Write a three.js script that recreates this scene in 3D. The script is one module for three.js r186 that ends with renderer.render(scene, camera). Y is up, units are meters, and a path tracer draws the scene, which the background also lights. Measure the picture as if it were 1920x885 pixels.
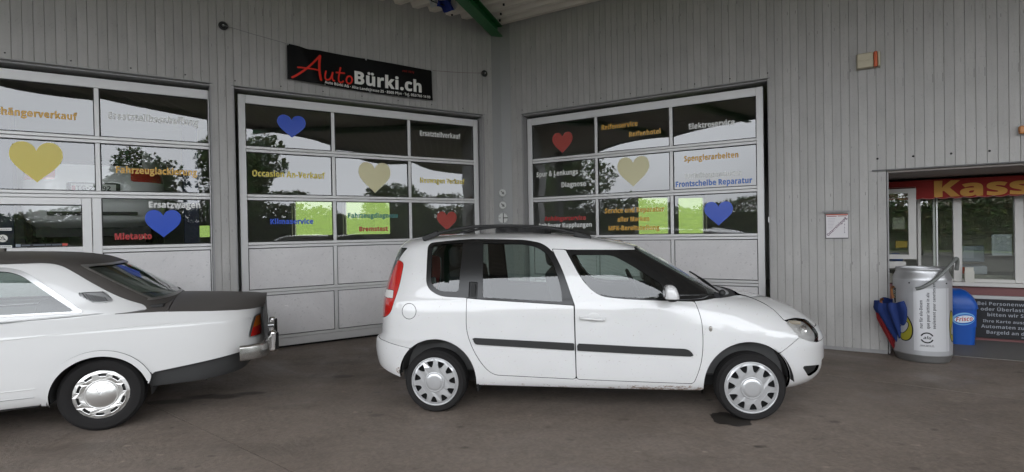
import * as THREE from 'three';
import { FontLoader } from 'three/addons/loaders/FontLoader.js';
import { TextGeometry } from 'three/addons/geometries/TextGeometry.js';
import { RoundedBoxGeometry } from 'three/addons/geometries/RoundedBoxGeometry.js';
import { mergeGeometries } from 'three/addons/utils/BufferGeometryUtils.js';
import { ImprovedNoise } from 'three/addons/math/ImprovedNoise.js';

// ---------------------------------------------------------------- camera, sky, sun, exposure
const scene = new THREE.Scene();
const EYE = 1.572;
const camera = new THREE.PerspectiveCamera(46.81, 1920 / 885, 0.05, 900);
camera.position.set(0, EYE, 0);
camera.rotation.order = 'YXZ';
camera.rotation.set(-0.00946, 0, -0.01793);
camera.updateMatrixWorld();

const renderer = new THREE.WebGLRenderer({ antialias: true });
renderer.setSize(1024, 472);
renderer.toneMapping = THREE.LinearToneMapping;
renderer.toneMappingExposure = 4.5;
renderer.shadowMap.enabled = true;

const noise3 = new ImprovedNoise();
const fbm = (x, y, z, o = 4) => { let s = 0, a = 0.5, f = 1; for (let i = 0; i < o; i++) { s += a * noise3.noise(x * f, y * f, z * f); a *= 0.5; f *= 2.03; } return s; };
{ // overcast sky: an even, slightly bluish cloud deck, a little brighter overhead
  const w = 512, h = 256, d = new Float32Array(w * h * 4);
  for (let j = 0; j < h; j++) for (let i = 0; i < w; i++) {
    const el = ((j + 0.5) / h - 0.5) * Math.PI, az = (i / w) * Math.PI * 2;
    const x = Math.cos(el) * Math.cos(az), y = Math.sin(el), z = Math.cos(el) * Math.sin(az);
    let L = y > 0 ? 1.04 - 0.12 * y : 0.3;
    if (y > 0) L *= 1 + 0.34 * fbm(x * 2.2 + 3, y * 5.5, z * 2.2 + 9, 5);
    const k = (j * w + i) * 4;
    d[k] = L * 0.952; d[k + 1] = L * 0.992; d[k + 2] = L * 1.05; d[k + 3] = 1;
  }
  const sky = new THREE.DataTexture(d, w, h, THREE.RGBAFormat, THREE.FloatType);
  sky.mapping = THREE.EquirectangularReflectionMapping; sky.magFilter = THREE.LinearFilter; sky.needsUpdate = true;
  scene.background = sky; scene.environment = sky;
}
const sun = new THREE.DirectionalLight(0xfff4e6, 0.9);   // veiled sun, high behind the building
sun.position.set(14, 46, -34); sun.target.position.set(0, 0, -4);
sun.castShadow = true; sun.shadow.radius = 30; sun.shadow.mapSize.set(2048, 2048);
Object.assign(sun.shadow.camera, { left: -40, right: 40, top: 40, bottom: -40, near: 1, far: 140 });
scene.add(sun, sun.target);

// ---------------------------------------------------------------- helpers
let seed = 12345;
const rnd = () => { seed = (seed + 0x6d2b79f5) | 0; let t = Math.imul(seed ^ (seed >>> 15), 1 | seed); t = (t + Math.imul(t ^ (t >>> 7), 61 | t)) ^ t; return ((t ^ (t >>> 14)) >>> 0) / 4294967296; };
const rr = (a, b) => a + (b - a) * rnd();
const lerp = (a, b, t) => a + (b - a) * t;
const clamp = (v, a = 0, b = 1) => Math.min(b, Math.max(a, v));
const lin = (r, g = r, b = r) => new THREE.Color().setRGB(r, g, b);
const used = {};
const uniq = (n) => { const k = used[n] = (used[n] ?? -1) + 1; return k ? `${n}_${String(k).padStart(3, '0')}` : n; };
const shade = (o) => { o.castShadow = true; o.receiveShadow = true; return o; };
function thing(name, label, category, group) { const o = new THREE.Group(); o.name = uniq(name); o.userData = { label, category }; if (group) o.userData.group = group; scene.add(o); return o; }
function part(parent, name, geo, mat, label) { const m = shade(new THREE.Mesh(geo, mat)); m.name = name; if (label) m.userData.label = label; parent.add(m); return m; }
function node(parent, name) { const g = new THREE.Group(); g.name = name; parent.add(g); return g; }
function solo(name, geo, mat, label, category, group) { const m = shade(new THREE.Mesh(geo, mat)); m.name = uniq(name); m.userData = { label, category }; if (group) m.userData.group = group; scene.add(m); return m; }
function structure(name, geo, mat) { const m = shade(new THREE.Mesh(geo, mat)); m.name = uniq(name); m.userData = { kind: 'structure' }; scene.add(m); return m; }
const std = (o) => new THREE.MeshStandardMaterial({ roughness: 0.6, ...o });
const phy = (o) => new THREE.MeshPhysicalMaterial({ roughness: 0.5, ...o });
const merge = (a) => mergeGeometries(a.map((g) => { const h = g.index ? g.toNonIndexed() : g; for (const k of Object.keys(h.attributes)) if (!['position', 'normal', 'uv'].includes(k)) h.deleteAttribute(k); if (!h.attributes.uv) h.setAttribute('uv', new THREE.BufferAttribute(new Float32Array(h.attributes.position.count * 2), 2)); return h; }));
// box from corner to corner, with the long edges slightly broken when r is given
function box(x0, x1, y0, y1, z0, z1, r = 0) {
  const g = r ? new RoundedBoxGeometry(x1 - x0, y1 - y0, z1 - z0, 1, Math.min(r, (x1 - x0) / 2.1, (y1 - y0) / 2.1, (z1 - z0) / 2.1)) : new THREE.BoxGeometry(x1 - x0, y1 - y0, z1 - z0);
  return g.translate((x0 + x1) / 2, (y0 + y1) / 2, (z0 + z1) / 2);
}
// surface from a grid of points: f(u, v) -> [x, y, z], n x m cells, smooth normals
function grid(n, m, f, uv) {
  const g = new THREE.BufferGeometry(), p = [], t = [], ix = [];
  for (let j = 0; j <= m; j++) for (let i = 0; i <= n; i++) { p.push(...f(i / n, j / m)); t.push(...(uv ? uv(i / n, j / m) : [i / n, j / m])); }
  for (let j = 0; j < m; j++) for (let i = 0; i < n; i++) { const a = j * (n + 1) + i, b = a + 1, c = a + n + 1, d = c + 1; ix.push(a, b, d, a, d, c); }
  g.setAttribute('position', new THREE.Float32BufferAttribute(p, 3)); g.setAttribute('uv', new THREE.Float32BufferAttribute(t, 2)); g.setIndex(ix); g.computeVertexNormals(); return g;
}
const tube = (pts, r, n = 24, k = 8, closed = false) => new THREE.TubeGeometry(new THREE.CatmullRomCurve3(pts.map((p) => new THREE.Vector3(...p)), closed, 'centripetal'), n, r, k, closed);
function bar(a, b, r, k = 8) { const A = new THREE.Vector3(...a), B = new THREE.Vector3(...b), L = A.distanceTo(B); const g = new THREE.CylinderGeometry(r, r, L, k); g.translate(0, L / 2, 0); g.applyQuaternion(new THREE.Quaternion().setFromUnitVectors(new THREE.Vector3(0, 1, 0), B.clone().sub(A).normalize())); return g.translate(...a); }
// metric uv on a geometry by its dominant normal axis
function metric(g) { const p = g.attributes.position, n = g.attributes.normal, u = new Float32Array(p.count * 2); for (let i = 0; i < p.count; i++) { const ax = Math.abs(n.getX(i)), ay = Math.abs(n.getY(i)), az = Math.abs(n.getZ(i)); const [a, b] = ay >= ax && ay >= az ? [p.getX(i), p.getZ(i)] : ax > az ? [p.getZ(i), p.getY(i)] : [p.getX(i), p.getY(i)]; u[2 * i] = a; u[2 * i + 1] = b; } g.setAttribute('uv', new THREE.BufferAttribute(u, 2)); return g; }
// textures
function dataTex(w, h, fn, srgb = false) { const d = new Uint8Array(w * h * 4); for (let j = 0; j < h; j++) for (let i = 0; i < w; i++) { const c = fn(i / w, j / h, i, j), k = (j * w + i) * 4; d[k] = clamp(c[0]) * 255; d[k + 1] = clamp(c[1]) * 255; d[k + 2] = clamp(c[2]) * 255; d[k + 3] = 255; } const t = new THREE.DataTexture(d, w, h, THREE.RGBAFormat); t.magFilter = THREE.LinearFilter; t.wrapS = t.wrapT = THREE.RepeatWrapping; if (srgb) t.colorSpace = THREE.SRGBColorSpace; t.needsUpdate = true; return t; }
function canvasTex(w, h, draw) { const c = document.createElement('canvas'); c.width = w; c.height = h; const x = c.getContext('2d'); draw(x, w, h); const t = new THREE.CanvasTexture(c); t.colorSpace = THREE.SRGBColorSpace; return t; }
const tiled = (u, v, f, z = 0) => { // noise that repeats over the unit square
  const a = u * Math.PI * 2, b = v * Math.PI * 2, r = f / (Math.PI * 2); return fbm(Math.cos(a) * r + 7, Math.sin(a) * r + Math.cos(b) * r + z, Math.sin(b) * r + 3, 4); };
const grainTex = dataTex(256, 256, () => { const v = 0.5 + (rnd() - 0.5) * 0.7; return [v, v, v]; });
const orangePeel = dataTex(256, 256, (u, v) => { const n = 0.5 + tiled(u, v, 60); return [n, n, n]; });
const withRepeat = (t, x, y = x) => { const c = t.clone(); c.repeat.set(x, y); c.needsUpdate = true; return c; };

// the two cladding walls meet in an inner corner; each has its own frame: x along the wall, y up, z out of the wall
const WL = { o: [-3.55834, 7.35], a: 0.57742 }, WR = { o: [0.3722, 9.2681], a: -0.54532 };
for (const w of [WL, WR]) { w.d = [Math.cos(w.a), Math.sin(w.a)]; w.n = [w.d[1], -w.d[0]]; }   // in (x, depth)
const onWall = (w, s, y, n = 0) => new THREE.Vector3(w.o[0] + w.d[0] * s + w.n[0] * n, y, -(w.o[1] + w.d[1] * s + w.n[1] * n));
const stick = (o, w, s, y, n = 0) => { o.position.copy(onWall(w, s, y, n)); o.rotation.y = w.a; return o; };
const font = await new FontLoader().loadAsync('fonts/droid/droid_sans_bold.typeface.json');
const CLAD = 0.15;          // the cladding stands this far in front of the door glass
const HEAD = 3.54;          // underside of the cladding above the doors

// ---------------------------------------------------------------- shared materials
const M = {
  frame: std({ color: lin(0.68, 0.67, 0.665), roughness: 0.42, metalness: 0.25 }),
  gasket: std({ color: lin(0.02), roughness: 0.7 }),
  black: std({ color: lin(0.018), roughness: 0.55 }),
  darkPlastic: std({ color: lin(0.018), roughness: 0.62, bumpMap: withRepeat(grainTex, 8), bumpScale: 0.0004 }),
  rubber: phy({ color: lin(0.016, 0.015, 0.015), roughness: 0.85, specularIntensity: 0.5, bumpMap: withRepeat(grainTex, 3), bumpScale: 0.0006 }),
  chrome: std({ color: lin(0.8, 0.79, 0.78), metalness: 1, roughness: 0.16 }),
  dullMetal: std({ color: lin(0.5, 0.5, 0.5), metalness: 0.9, roughness: 0.35 }),
  paper: std({ color: lin(0.75), roughness: 0.85 }),
};
// ================================================================ the setting
// base terrain: level round the building, a meadow that rises behind it
{
  const grassTex = dataTex(512, 512, (u, v) => { const n = 0.5 + tiled(u, v, 9) * 0.9, m = 0.5 + tiled(u, v, 40, 5); return [0.24 + 0.12 * n + 0.1 * m, 0.33 + 0.12 * n + 0.1 * m, 0.08 + 0.07 * m]; }, true);
  const g = grid(90, 90, (u, v) => { const x = lerp(-320, 320, u), d = lerp(-300, 420, v); const r = clamp((d - 24) / 190); return [x, -0.02 + 15 * r * r * (3 - 2 * r) + (d > 40 ? 1.2 * fbm(x * 0.02, 0, d * 0.02, 3) * r : 0), -d]; }, (u, v) => [u * 90, v * 90]);
  structure('meadow', g, std({ map: grassTex, roughness: 0.95 }));
}
// concrete forecourt under the canopy: worn, stained, with saw-cut slab joints
const FC = { x0: -15, x1: 16, d0: 2.3, d1: 12 };
{
  const W = 1800, H = 624, c = new Float32Array(W * H * 3);
  const dw = (FC.x1 - FC.x0) / W, dh = (FC.d1 - FC.d0) / H;
  const blots = [];
  for (let i = 0; i < 260; i++) blots.push([rr(-6, 7), rr(2.4, 9), rr(0.01, 0.032), rr(0.2, 0.5), rr(0.4, 2)]);
  for (let i = 0; i < 12; i++) blots.push([rr(-6, 7), rr(2.4, 9), rr(0.1, 0.3), rr(0.05, 0.14), rr(0.5, 2)]);
  for (let i = 0; i < 300; i++) blots.push([rr(-6, 7), rr(2.2, 8), rr(0.008, 0.02), -rr(0.2, 0.7), rr(0.5, 2.5)]);
  blots.push([-2.95, 5.33, 0.10, 0.6, 3.4], [-2.62, 5.42, 0.06, 0.6, 3], [-3.3, 5.2, 0.1, 0.5, 2.5], [-1.9, 6.0, 0.07, 0.5, 2], [-1.2, 4.7, 0.05, 0.4, 1.4]);
  for (let j = 0; j < H; j++) for (let i = 0; i < W; i++) {
    const x = FC.x0 + (i + 0.5) * dw, d = FC.d0 + (j + 0.5) * dh;
    const a = fbm(x * 0.45 + 5, d * 0.45, 1.7, 4), b = fbm(x * 2.6, d * 2.6, 4.2, 4), e = fbm(x * 11, d * 11, 9.1, 3);
    let v = 1 + 0.4 * a + 0.16 * b + 0.14 * e + 0.18 * fbm(x * 34, d * 34, 2.5, 2) + (rnd() - 0.5) * 0.28;
    v *= 1 - 0.18 * clamp(fbm(x * 0.9 + 20, d * 3.1, 2.2, 3) * 3 - 0.15);     // dragged tyre grime
    const k = (j * W + i) * 3; c[k] = 0.186 * v; c[k + 1] = 0.151 * v * (1 + 0.03 * a); c[k + 2] = 0.125 * v * (1 + 0.06 * a);
  }
  for (const [x, d, r, s, el] of blots) {
    const i0 = Math.floor((x - r * el - FC.x0) / dw), i1 = Math.ceil((x + r * el - FC.x0) / dw), j0 = Math.floor((d - r - FC.d0) / dh), j1 = Math.ceil((d + r - FC.d0) / dh);
    for (let j = Math.max(0, j0); j <= Math.min(H - 1, j1); j++) for (let i = Math.max(0, i0); i <= Math.min(W - 1, i1); i++) {
      const X = FC.x0 + (i + 0.5) * dw, D = FC.d0 + (j + 0.5) * dh;
      const q = Math.hypot((X - x) / (r * el), (D - d) / r) + 0.55 * fbm(X * 9 / (r * 12 + 0.3), D * 9 / (r * 12 + 0.3), x, 3);
      const t = clamp((1 - q) * 2.6) * s, k = (j * W + i) * 3; for (let m = 0; m < 3; m++) c[k + m] *= 1 - t;
    }
  }
  const px = new Uint8Array(W * H * 4);
  for (let i = 0; i < W * H; i++) { for (let m = 0; m < 3; m++) { const v = clamp(c[i * 3 + m]); px[i * 4 + m] = 255 * (v <= 0.0031308 ? 12.92 * v : 1.055 * Math.pow(v, 1 / 2.4) - 0.055); } px[i * 4 + 3] = 255; }
  const map = new THREE.DataTexture(px, W, H, THREE.RGBAFormat); map.colorSpace = THREE.SRGBColorSpace; map.magFilter = THREE.LinearFilter; map.needsUpdate = true;
  const bump = dataTex(512, 512, (u, v) => { const n = 0.5 + tiled(u, v, 30) * 0.8 + (rnd() - 0.5) * 0.35; return [n, n, n]; });
  const bt = bump.clone(); bt.repeat.set(28, 10); bt.needsUpdate = true;
  const rough = dataTex(512, 512, (u, v) => { const n = 0.66 + tiled(u, v, 8) * 0.5; return [n, clamp(n, 0.42, 0.9), n]; });
  const rt = rough.clone(); rt.repeat.set(9, 3); rt.needsUpdate = true;
  const mat = std({ map, bumpMap: bt, bumpScale: 0.0028, roughness: 1, roughnessMap: rt });
  const fc = new THREE.Group(); fc.name = 'forecourt'; fc.userData = { kind: 'structure' }; scene.add(fc);
  // slabs: strips along the direction of the visible joints, cut by cross joints; 12 mm open joints
  const j1 = [-3.14, 4.89], dir = [1.61, -1.25], L = Math.hypot(...dir), u = [dir[0] / L, dir[1] / L], n = [-u[1], u[0]];
  const inside = (p) => p;
  const clipPoly = (poly, a, b, c2) => { const out = []; for (let i = 0; i < poly.length; i++) { const p = poly[i], q = poly[(i + 1) % poly.length], fp = a * p[0] + b * p[1] - c2, fq = a * q[0] + b * q[1] - c2; if (fp >= 0) out.push(p); if ((fp >= 0) !== (fq >= 0)) { const t = fp / (fp - fq); out.push([lerp(p[0], q[0], t), lerp(p[1], q[1], t)]); } } return out; };
  const slabs = [];
  for (let k = -5; k <= 5; k++) for (let m = -5; m <= 5; m++) {
    let poly = [[FC.x0, FC.d0], [FC.x1, FC.d0], [FC.x1, FC.d1], [FC.x0, FC.d1]];
    const c0 = j1[0] * n[0] + j1[1] * n[1] + k * 4.6, c1 = c0 + 4.6, e0 = j1[0] * u[0] + j1[1] * u[1] + 8.5 + m * 14, e1 = e0 + 14, gp = 0.005;
    poly = clipPoly(poly, n[0], n[1], c0 + gp); poly = clipPoly(poly, -n[0], -n[1], -c1 + gp);
    poly = clipPoly(poly, u[0], u[1], e0 + gp); poly = clipPoly(poly, -u[0], -u[1], -e1 + gp);
    if (poly.length < 3) continue;
    const p = [], uv = [], nn = []; const y = 0;
    const P = (q, yy, N) => { p.push(q[0], yy, -q[1]); uv.push((q[0] - FC.x0) / (FC.x1 - FC.x0), (q[1] - FC.d0) / (FC.d1 - FC.d0)); nn.push(...N); };
    for (let i = 1; i < poly.length - 1; i++) for (const q of [poly[0], poly[i], poly[i + 1]]) P(q, y, [0, 1, 0]);
    for (let i = 0; i < poly.length; i++) { const a = poly[i], b = poly[(i + 1) % poly.length], dx = b[0] - a[0], dd = b[1] - a[1], l = Math.hypot(dx, dd) || 1, N = [dd / l, 0, dx / l]; P(a, y, N); P(a, y - 0.008, N); P(b, y - 0.008, N); P(a, y, N); P(b, y - 0.008, N); P(b, y, N); }
    const g = new THREE.BufferGeometry(); g.setAttribute('position', new THREE.Float32BufferAttribute(p, 3)); g.setAttribute('uv', new THREE.Float32BufferAttribute(uv, 2)); g.setAttribute('normal', new THREE.Float32BufferAttribute(nn, 3));
    part(fc, 'concrete_slab', g, mat);
  }
  const bed = structure('forecourt_bed', grid(1, 1, (a, b) => [lerp(FC.x0, FC.x1, a), -0.0075, -lerp(FC.d0, FC.d1, b)]), std({ color: lin(0.035, 0.03, 0.026), roughness: 0.95 }));
  structure('asphalt_yard', grid(1, 1, (a, b) => [lerp(-90, 90, a), -0.0115, -lerp(-19, 13, b)], (a, b) => [a * 90, b * 11]), std({ color: lin(0.055, 0.053, 0.051), roughness: 0.9 }));  // unseen dark ground, brought close so less light bounces onto the upper walls
  // road behind the forecourt
  const asphalt = dataTex(256, 256, () => { const v = 0.25 + (rnd() - 0.5) * 0.1; return [v, v, v * 1.01]; }, true);
  structure('road', grid(1, 1, (a, b) => [lerp(-150, 150, a), -0.004, -lerp(-36, -28, b)], (a, b) => [a * 150, b * 5]), std({ map: asphalt, roughness: 0.9 }));
}
// wet patch by the front tyre of the small van
{
  const pts = []; for (let i = 0; i < 40; i++) { const a = i / 40 * Math.PI * 2, r = 0.16 * (1 + 0.5 * fbm(Math.cos(a) * 1.7 + 4, Math.sin(a) * 1.7, 0.3, 3) + 0.12 * (rnd() - 0.5)); pts.push(new THREE.Vector2(Math.cos(a) * r * 0.95, Math.sin(a) * r * 1.05)); }
  const g = new THREE.ShapeGeometry(new THREE.Shape(pts)).rotateX(-Math.PI / 2).translate(1.76, 0.004, -4.44);
  solo('oil_stain', g, std({ color: lin(0.03, 0.025, 0.021), roughness: 0.6 }), 'dark wet oil patch on the concrete under the white van front tyre', 'stain');
}

// ---------------------------------------------------------------- cladding
const flecks = Array.from({ length: 70 }, () => [rnd(), rnd(), rr(0.0008, 0.0022), rr(0.004, 0.022), rr(0.06, 0.22)]);
const cladTex = dataTex(512, 512, (u, v) => { // painted sheet: faint vertical dirt runs, scuffs
  const s = tiled(u, v * 0.12, 34), m = tiled(u, v, 7, 3), n = (rnd() - 0.5) * 0.04; let k = 0.678 + 0.03 * s + 0.04 * m + n * 0.7; if (tiled(u * 1, v, 90, 8) > 0.3) k -= 0.035; for (const q of flecks) if (Math.abs(u - q[0]) < q[2] && Math.abs(v - q[1]) < q[3]) k -= q[4]; return [k * 1.004, k * 0.99, k * 0.975]; }, true);
const cladMats = [0.97, 1, 1.03, 0.945].map((t, i) => { const m = cladTex.clone(); m.repeat.set(0.6, 0.42); m.offset.set(i * 0.27, i * 0.13); m.needsUpdate = true; return std({ map: m, color: lin(t), roughness: 0.52, metalness: 0.05 }); });
const flashMat = std({ color: lin(0.31, 0.305, 0.305), roughness: 0.5, bumpMap: withRepeat(orangePeel, 2), bumpScale: 0.0006 });
const boardCache = {};
function boardGeo(w, h) { // one narrow cladding board: flat face, V edges, open back
  const key = w.toFixed(3) + '_' + h.toFixed(3); if (boardCache[key]) return boardCache[key];
  const c = 0.0038, prof = [[0.0005, -0.03], [0.0005, -0.005], [c, 0], [w * 0.5, 0.0015], [w - c, 0], [w - 0.0005, -0.005], [w - 0.0005, -0.03]], p = [], t = [];
  const Q = (a, b) => { const v = [[a[0], 0, a[1]], [b[0], 0, b[1]], [b[0], h, b[1]], [a[0], h, a[1]]]; for (const i of [0, 1, 2, 0, 2, 3]) { p.push(...v[i]); t.push(v[i][0], v[i][1]); } };
  for (let i = 0; i < prof.length - 1; i++) Q(prof[i], prof[i + 1]);
  for (const [y, o] of [[0, 1], [h, 0]]) for (let i = 1; i < prof.length - 1; i++) { const tri = [prof[0], prof[i], prof[i + 1]]; if (!o) tri.reverse(); for (const q of tri) { p.push(q[0], y, q[1]); t.push(q[0], y); } }
  const g = new THREE.BufferGeometry(); g.setAttribute('position', new THREE.Float32BufferAttribute(p, 3)); g.setAttribute('uv', new THREE.Float32BufferAttribute(t, 2)); g.computeVertexNormals(); return boardCache[key] = g;
}
const TOPW = 5.3, BW = 0.0935;
// openings: [s from, s to, y top]
function cladding(w, name, label, s0, s1, openings, lower) {
  const wall = thing(name, label, 'wall'); stick(wall, w, 0, 0, 0);
  const cuts = [s0, s1, ...openings.flatMap((o) => [o[0], o[1]])].sort((a, b) => a - b);
  for (let k = 0; k < cuts.length - 1; k++) {
    const a = cuts[k], b = cuts[k + 1]; if (b - a < 0.03) continue;
    const op = openings.find((o) => o[0] <= a + 1e-6 && o[1] >= b - 1e-6), y0 = op ? op[2] : lower;
    const n = Math.max(1, Math.round((b - a) / BW)), bw = (b - a) / n;
    for (let i = 0; i < n; i++) { const m = part(wall, 'board', boardGeo(bw, TOPW - y0), cladMats[(rnd() * 4) | 0]); m.position.set(a + i * bw, y0, CLAD + rr(-0.0012, 0.0012)); }
  }
  return wall;
}
const leftWall = cladding(WL, 'clad_wall', 'grey vertical board cladding round the two glazed garage doors behind the cars', -9.4, 3.80, [[-4.115, -0.425, HEAD], [-0.145, 3.61, HEAD]], 0.02);
const rightWall = cladding(WR, 'clad_wall', 'grey vertical board cladding with the kiosk recess and one glazed garage door', -0.33, 13.2, [[-0.10, 3.655, HEAD], [4.945, 9.6, 2.232]], 0.02);  // boards right of the kiosk are added out of view, shutting out side light
// reveals, drip edges and the core behind the boards
for (const [wall, ops, s0, s1] of [[leftWall, [[-4.115, -0.425], [-0.145, 3.61]], -9.4, 3.88], [rightWall, [[-0.10, 3.655]], -0.42, 4.945]]) {
  for (const [a, b] of ops) {
    part(wall, 'drip_edge', box(a - 0.03, b + 0.03, HEAD - 0.012, HEAD - 0.002, -0.02, CLAD + 0.022), flashMat);
    part(wall, 'head_reveal', box(a, b, HEAD - 0.034, HEAD - 0.0125, -0.12, CLAD - 0.032), flashMat);
    part(wall, 'jamb_reveal', box(a - 0.016, a - 0.001, 0.01, HEAD - 0.035, -0.12, CLAD + 0.006), flashMat);
    part(wall, 'jamb_reveal', box(b + 0.001, b + 0.016, 0.01, HEAD - 0.035, -0.12, CLAD + 0.006), flashMat);
  }
  const cuts = [s0, ...ops.flat(), s1], core = [];
  for (let i = 0; i < cuts.length; i += 2) core.push(box(cuts[i] + (i ? 0.02 : 0), cuts[i + 1] - (i + 2 < cuts.length ? 0.02 : 0), 0.01, TOPW - 0.02, -0.2, CLAD - 0.034));
  for (const [a, b] of ops) core.push(box(a - 0.019, b + 0.019, HEAD + 0.002, TOPW - 0.02, -0.2, CLAD - 0.036));
  part(wall, 'wall_core', merge(core), std({ color: lin(0.35), roughness: 0.9 }));
}
part(rightWall, 'wall_core', merge([box(4.95, 9.6, 2.26, TOPW - 0.02, -0.2, CLAD - 0.036)]), std({ color: lin(0.35), roughness: 0.9 }));
part(rightWall, 'drip_edge', box(4.80, 9.6, 2.216, 2.230, -0.02, CLAD + 0.03), std({ color: lin(0.11), roughness: 0.5, metalness: 0.4 }));
part(rightWall, 'soffit', box(4.951, 9.6, 2.19, 2.214, -1.75, CLAD - 0.02), std({ color: lin(0.3, 0.27, 0.25), roughness: 0.8 }));
part(rightWall, 'jamb_reveal', box(4.95, 4.966, 0.01, 2.188, -1.6, CLAD + 0.004), flashMat);
part(rightWall, 'base_flashing', box(3.69, 4.94, 0.003, 0.045, CLAD + 0.003, CLAD + 0.014), flashMat);
part(leftWall, 'base_flashing', box(-0.41, -0.16, 0.003, 0.045, CLAD + 0.003, CLAD + 0.014), flashMat);
for (const s of [4.858, 5.209, 5.56, 5.896, 6.24]) part(rightWall, 'screw_head', new THREE.SphereGeometry(0.012, 8, 6).scale(1, 1, 0.6).translate(s, 2.367, CLAD + 0.004), M.black);
for (let k = 0; k < 14; k++) part(leftWall, 'screw_head', new THREE.SphereGeometry(0.0085, 6, 5).scale(1, 1, 0.6).translate(-4.05 + k * 0.56, 3.6, CLAD + 0.003), M.gasket);
for (let k = 0; k < 9; k++) part(rightWall, 'screw_head', new THREE.SphereGeometry(0.0085, 6, 5).scale(1, 1, 0.6).translate(-0.1 + k * 0.47, 3.6, CLAD + 0.003), M.gasket);
{ // flat folded flashing that closes the inner corner
  const A = onWall(WL, 3.79, 0, CLAD + 0.004), B = onWall(WR, -0.32, 0, CLAD + 0.004), C = onWall(WL, 3.956, 0, CLAD + 0.02);
  const mid = new THREE.Vector3().addVectors(A, B).multiplyScalar(0.5).lerp(C, 0.72), pts = [A, mid, B], g = [];
  for (let i = 0; i < 2; i++) g.push(grid(1, 1, (u, v) => { const p = pts[i].clone().lerp(pts[i + 1], u); return [p.x, 0.02 + v * 5.26, p.z]; }));
  solo('corner_flashing', merge(g), std({ color: lin(0.3, 0.3, 0.295), roughness: 0.46, metalness: 0.1 }), 'tall folded grey metal strip closing the inner corner of the building', 'flashing');
  // three round stickers on it
  const bis = new THREE.Vector3(WL.n[0] + WR.n[0], 0, -(WL.n[1] + WR.n[1])).normalize();
  const st = (draw) => canvasTex(128, 128, (x) => { x.fillStyle = '#c9c9c6'; x.beginPath(); x.arc(64, 64, 62, 0, 7); x.fill(); draw(x); });
  const arrow = st((x) => { x.lineWidth = 5; x.strokeStyle = '#777'; x.beginPath(); x.arc(64, 64, 56, 0, 7); x.stroke(); x.fillStyle = '#6c6c6a'; x.translate(64, 64); x.rotate(-0.78); x.fillRect(-34, -9, 34, 18); x.beginPath(); x.moveTo(0, -28); x.lineTo(40, 0); x.lineTo(0, 28); x.fill(); });
  const dial = st((x) => { x.lineWidth = 5; x.strokeStyle = '#777'; x.beginPath(); x.arc(64, 64, 56, 0, 7); x.stroke(); x.fillStyle = '#222'; x.fillRect(12, 56, 104, 9); x.fillRect(58, 10, 10, 46); x.fillRect(60, 90, 5, 26); });
  for (const [y, r, tx, lb] of [[2.226, 0.072, arrow, 'round grey arrow sticker, upper of two in the wall corner'], [2.014, 0.072, arrow, 'round grey arrow sticker, lower of two in the wall corner'], [1.794, 0.1, dial, 'round sticker with a black cross bar, below the arrow stickers in the corner']]) {
    const m = solo('round_sticker', new THREE.CylinderGeometry(r, r, 0.004, 28).rotateX(Math.PI / 2), [std({ color: lin(0.6) }), std({ map: tx, roughness: 0.5 }), std({ map: tx, roughness: 0.5 })], lb, 'sticker');
    m.position.copy(mid).addScaledVector(bis, 0.034).setY(y); m.rotation.y = Math.atan2(bis.x, bis.z); m.scale.set(0.95, 1, 1);
  }
}
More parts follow.
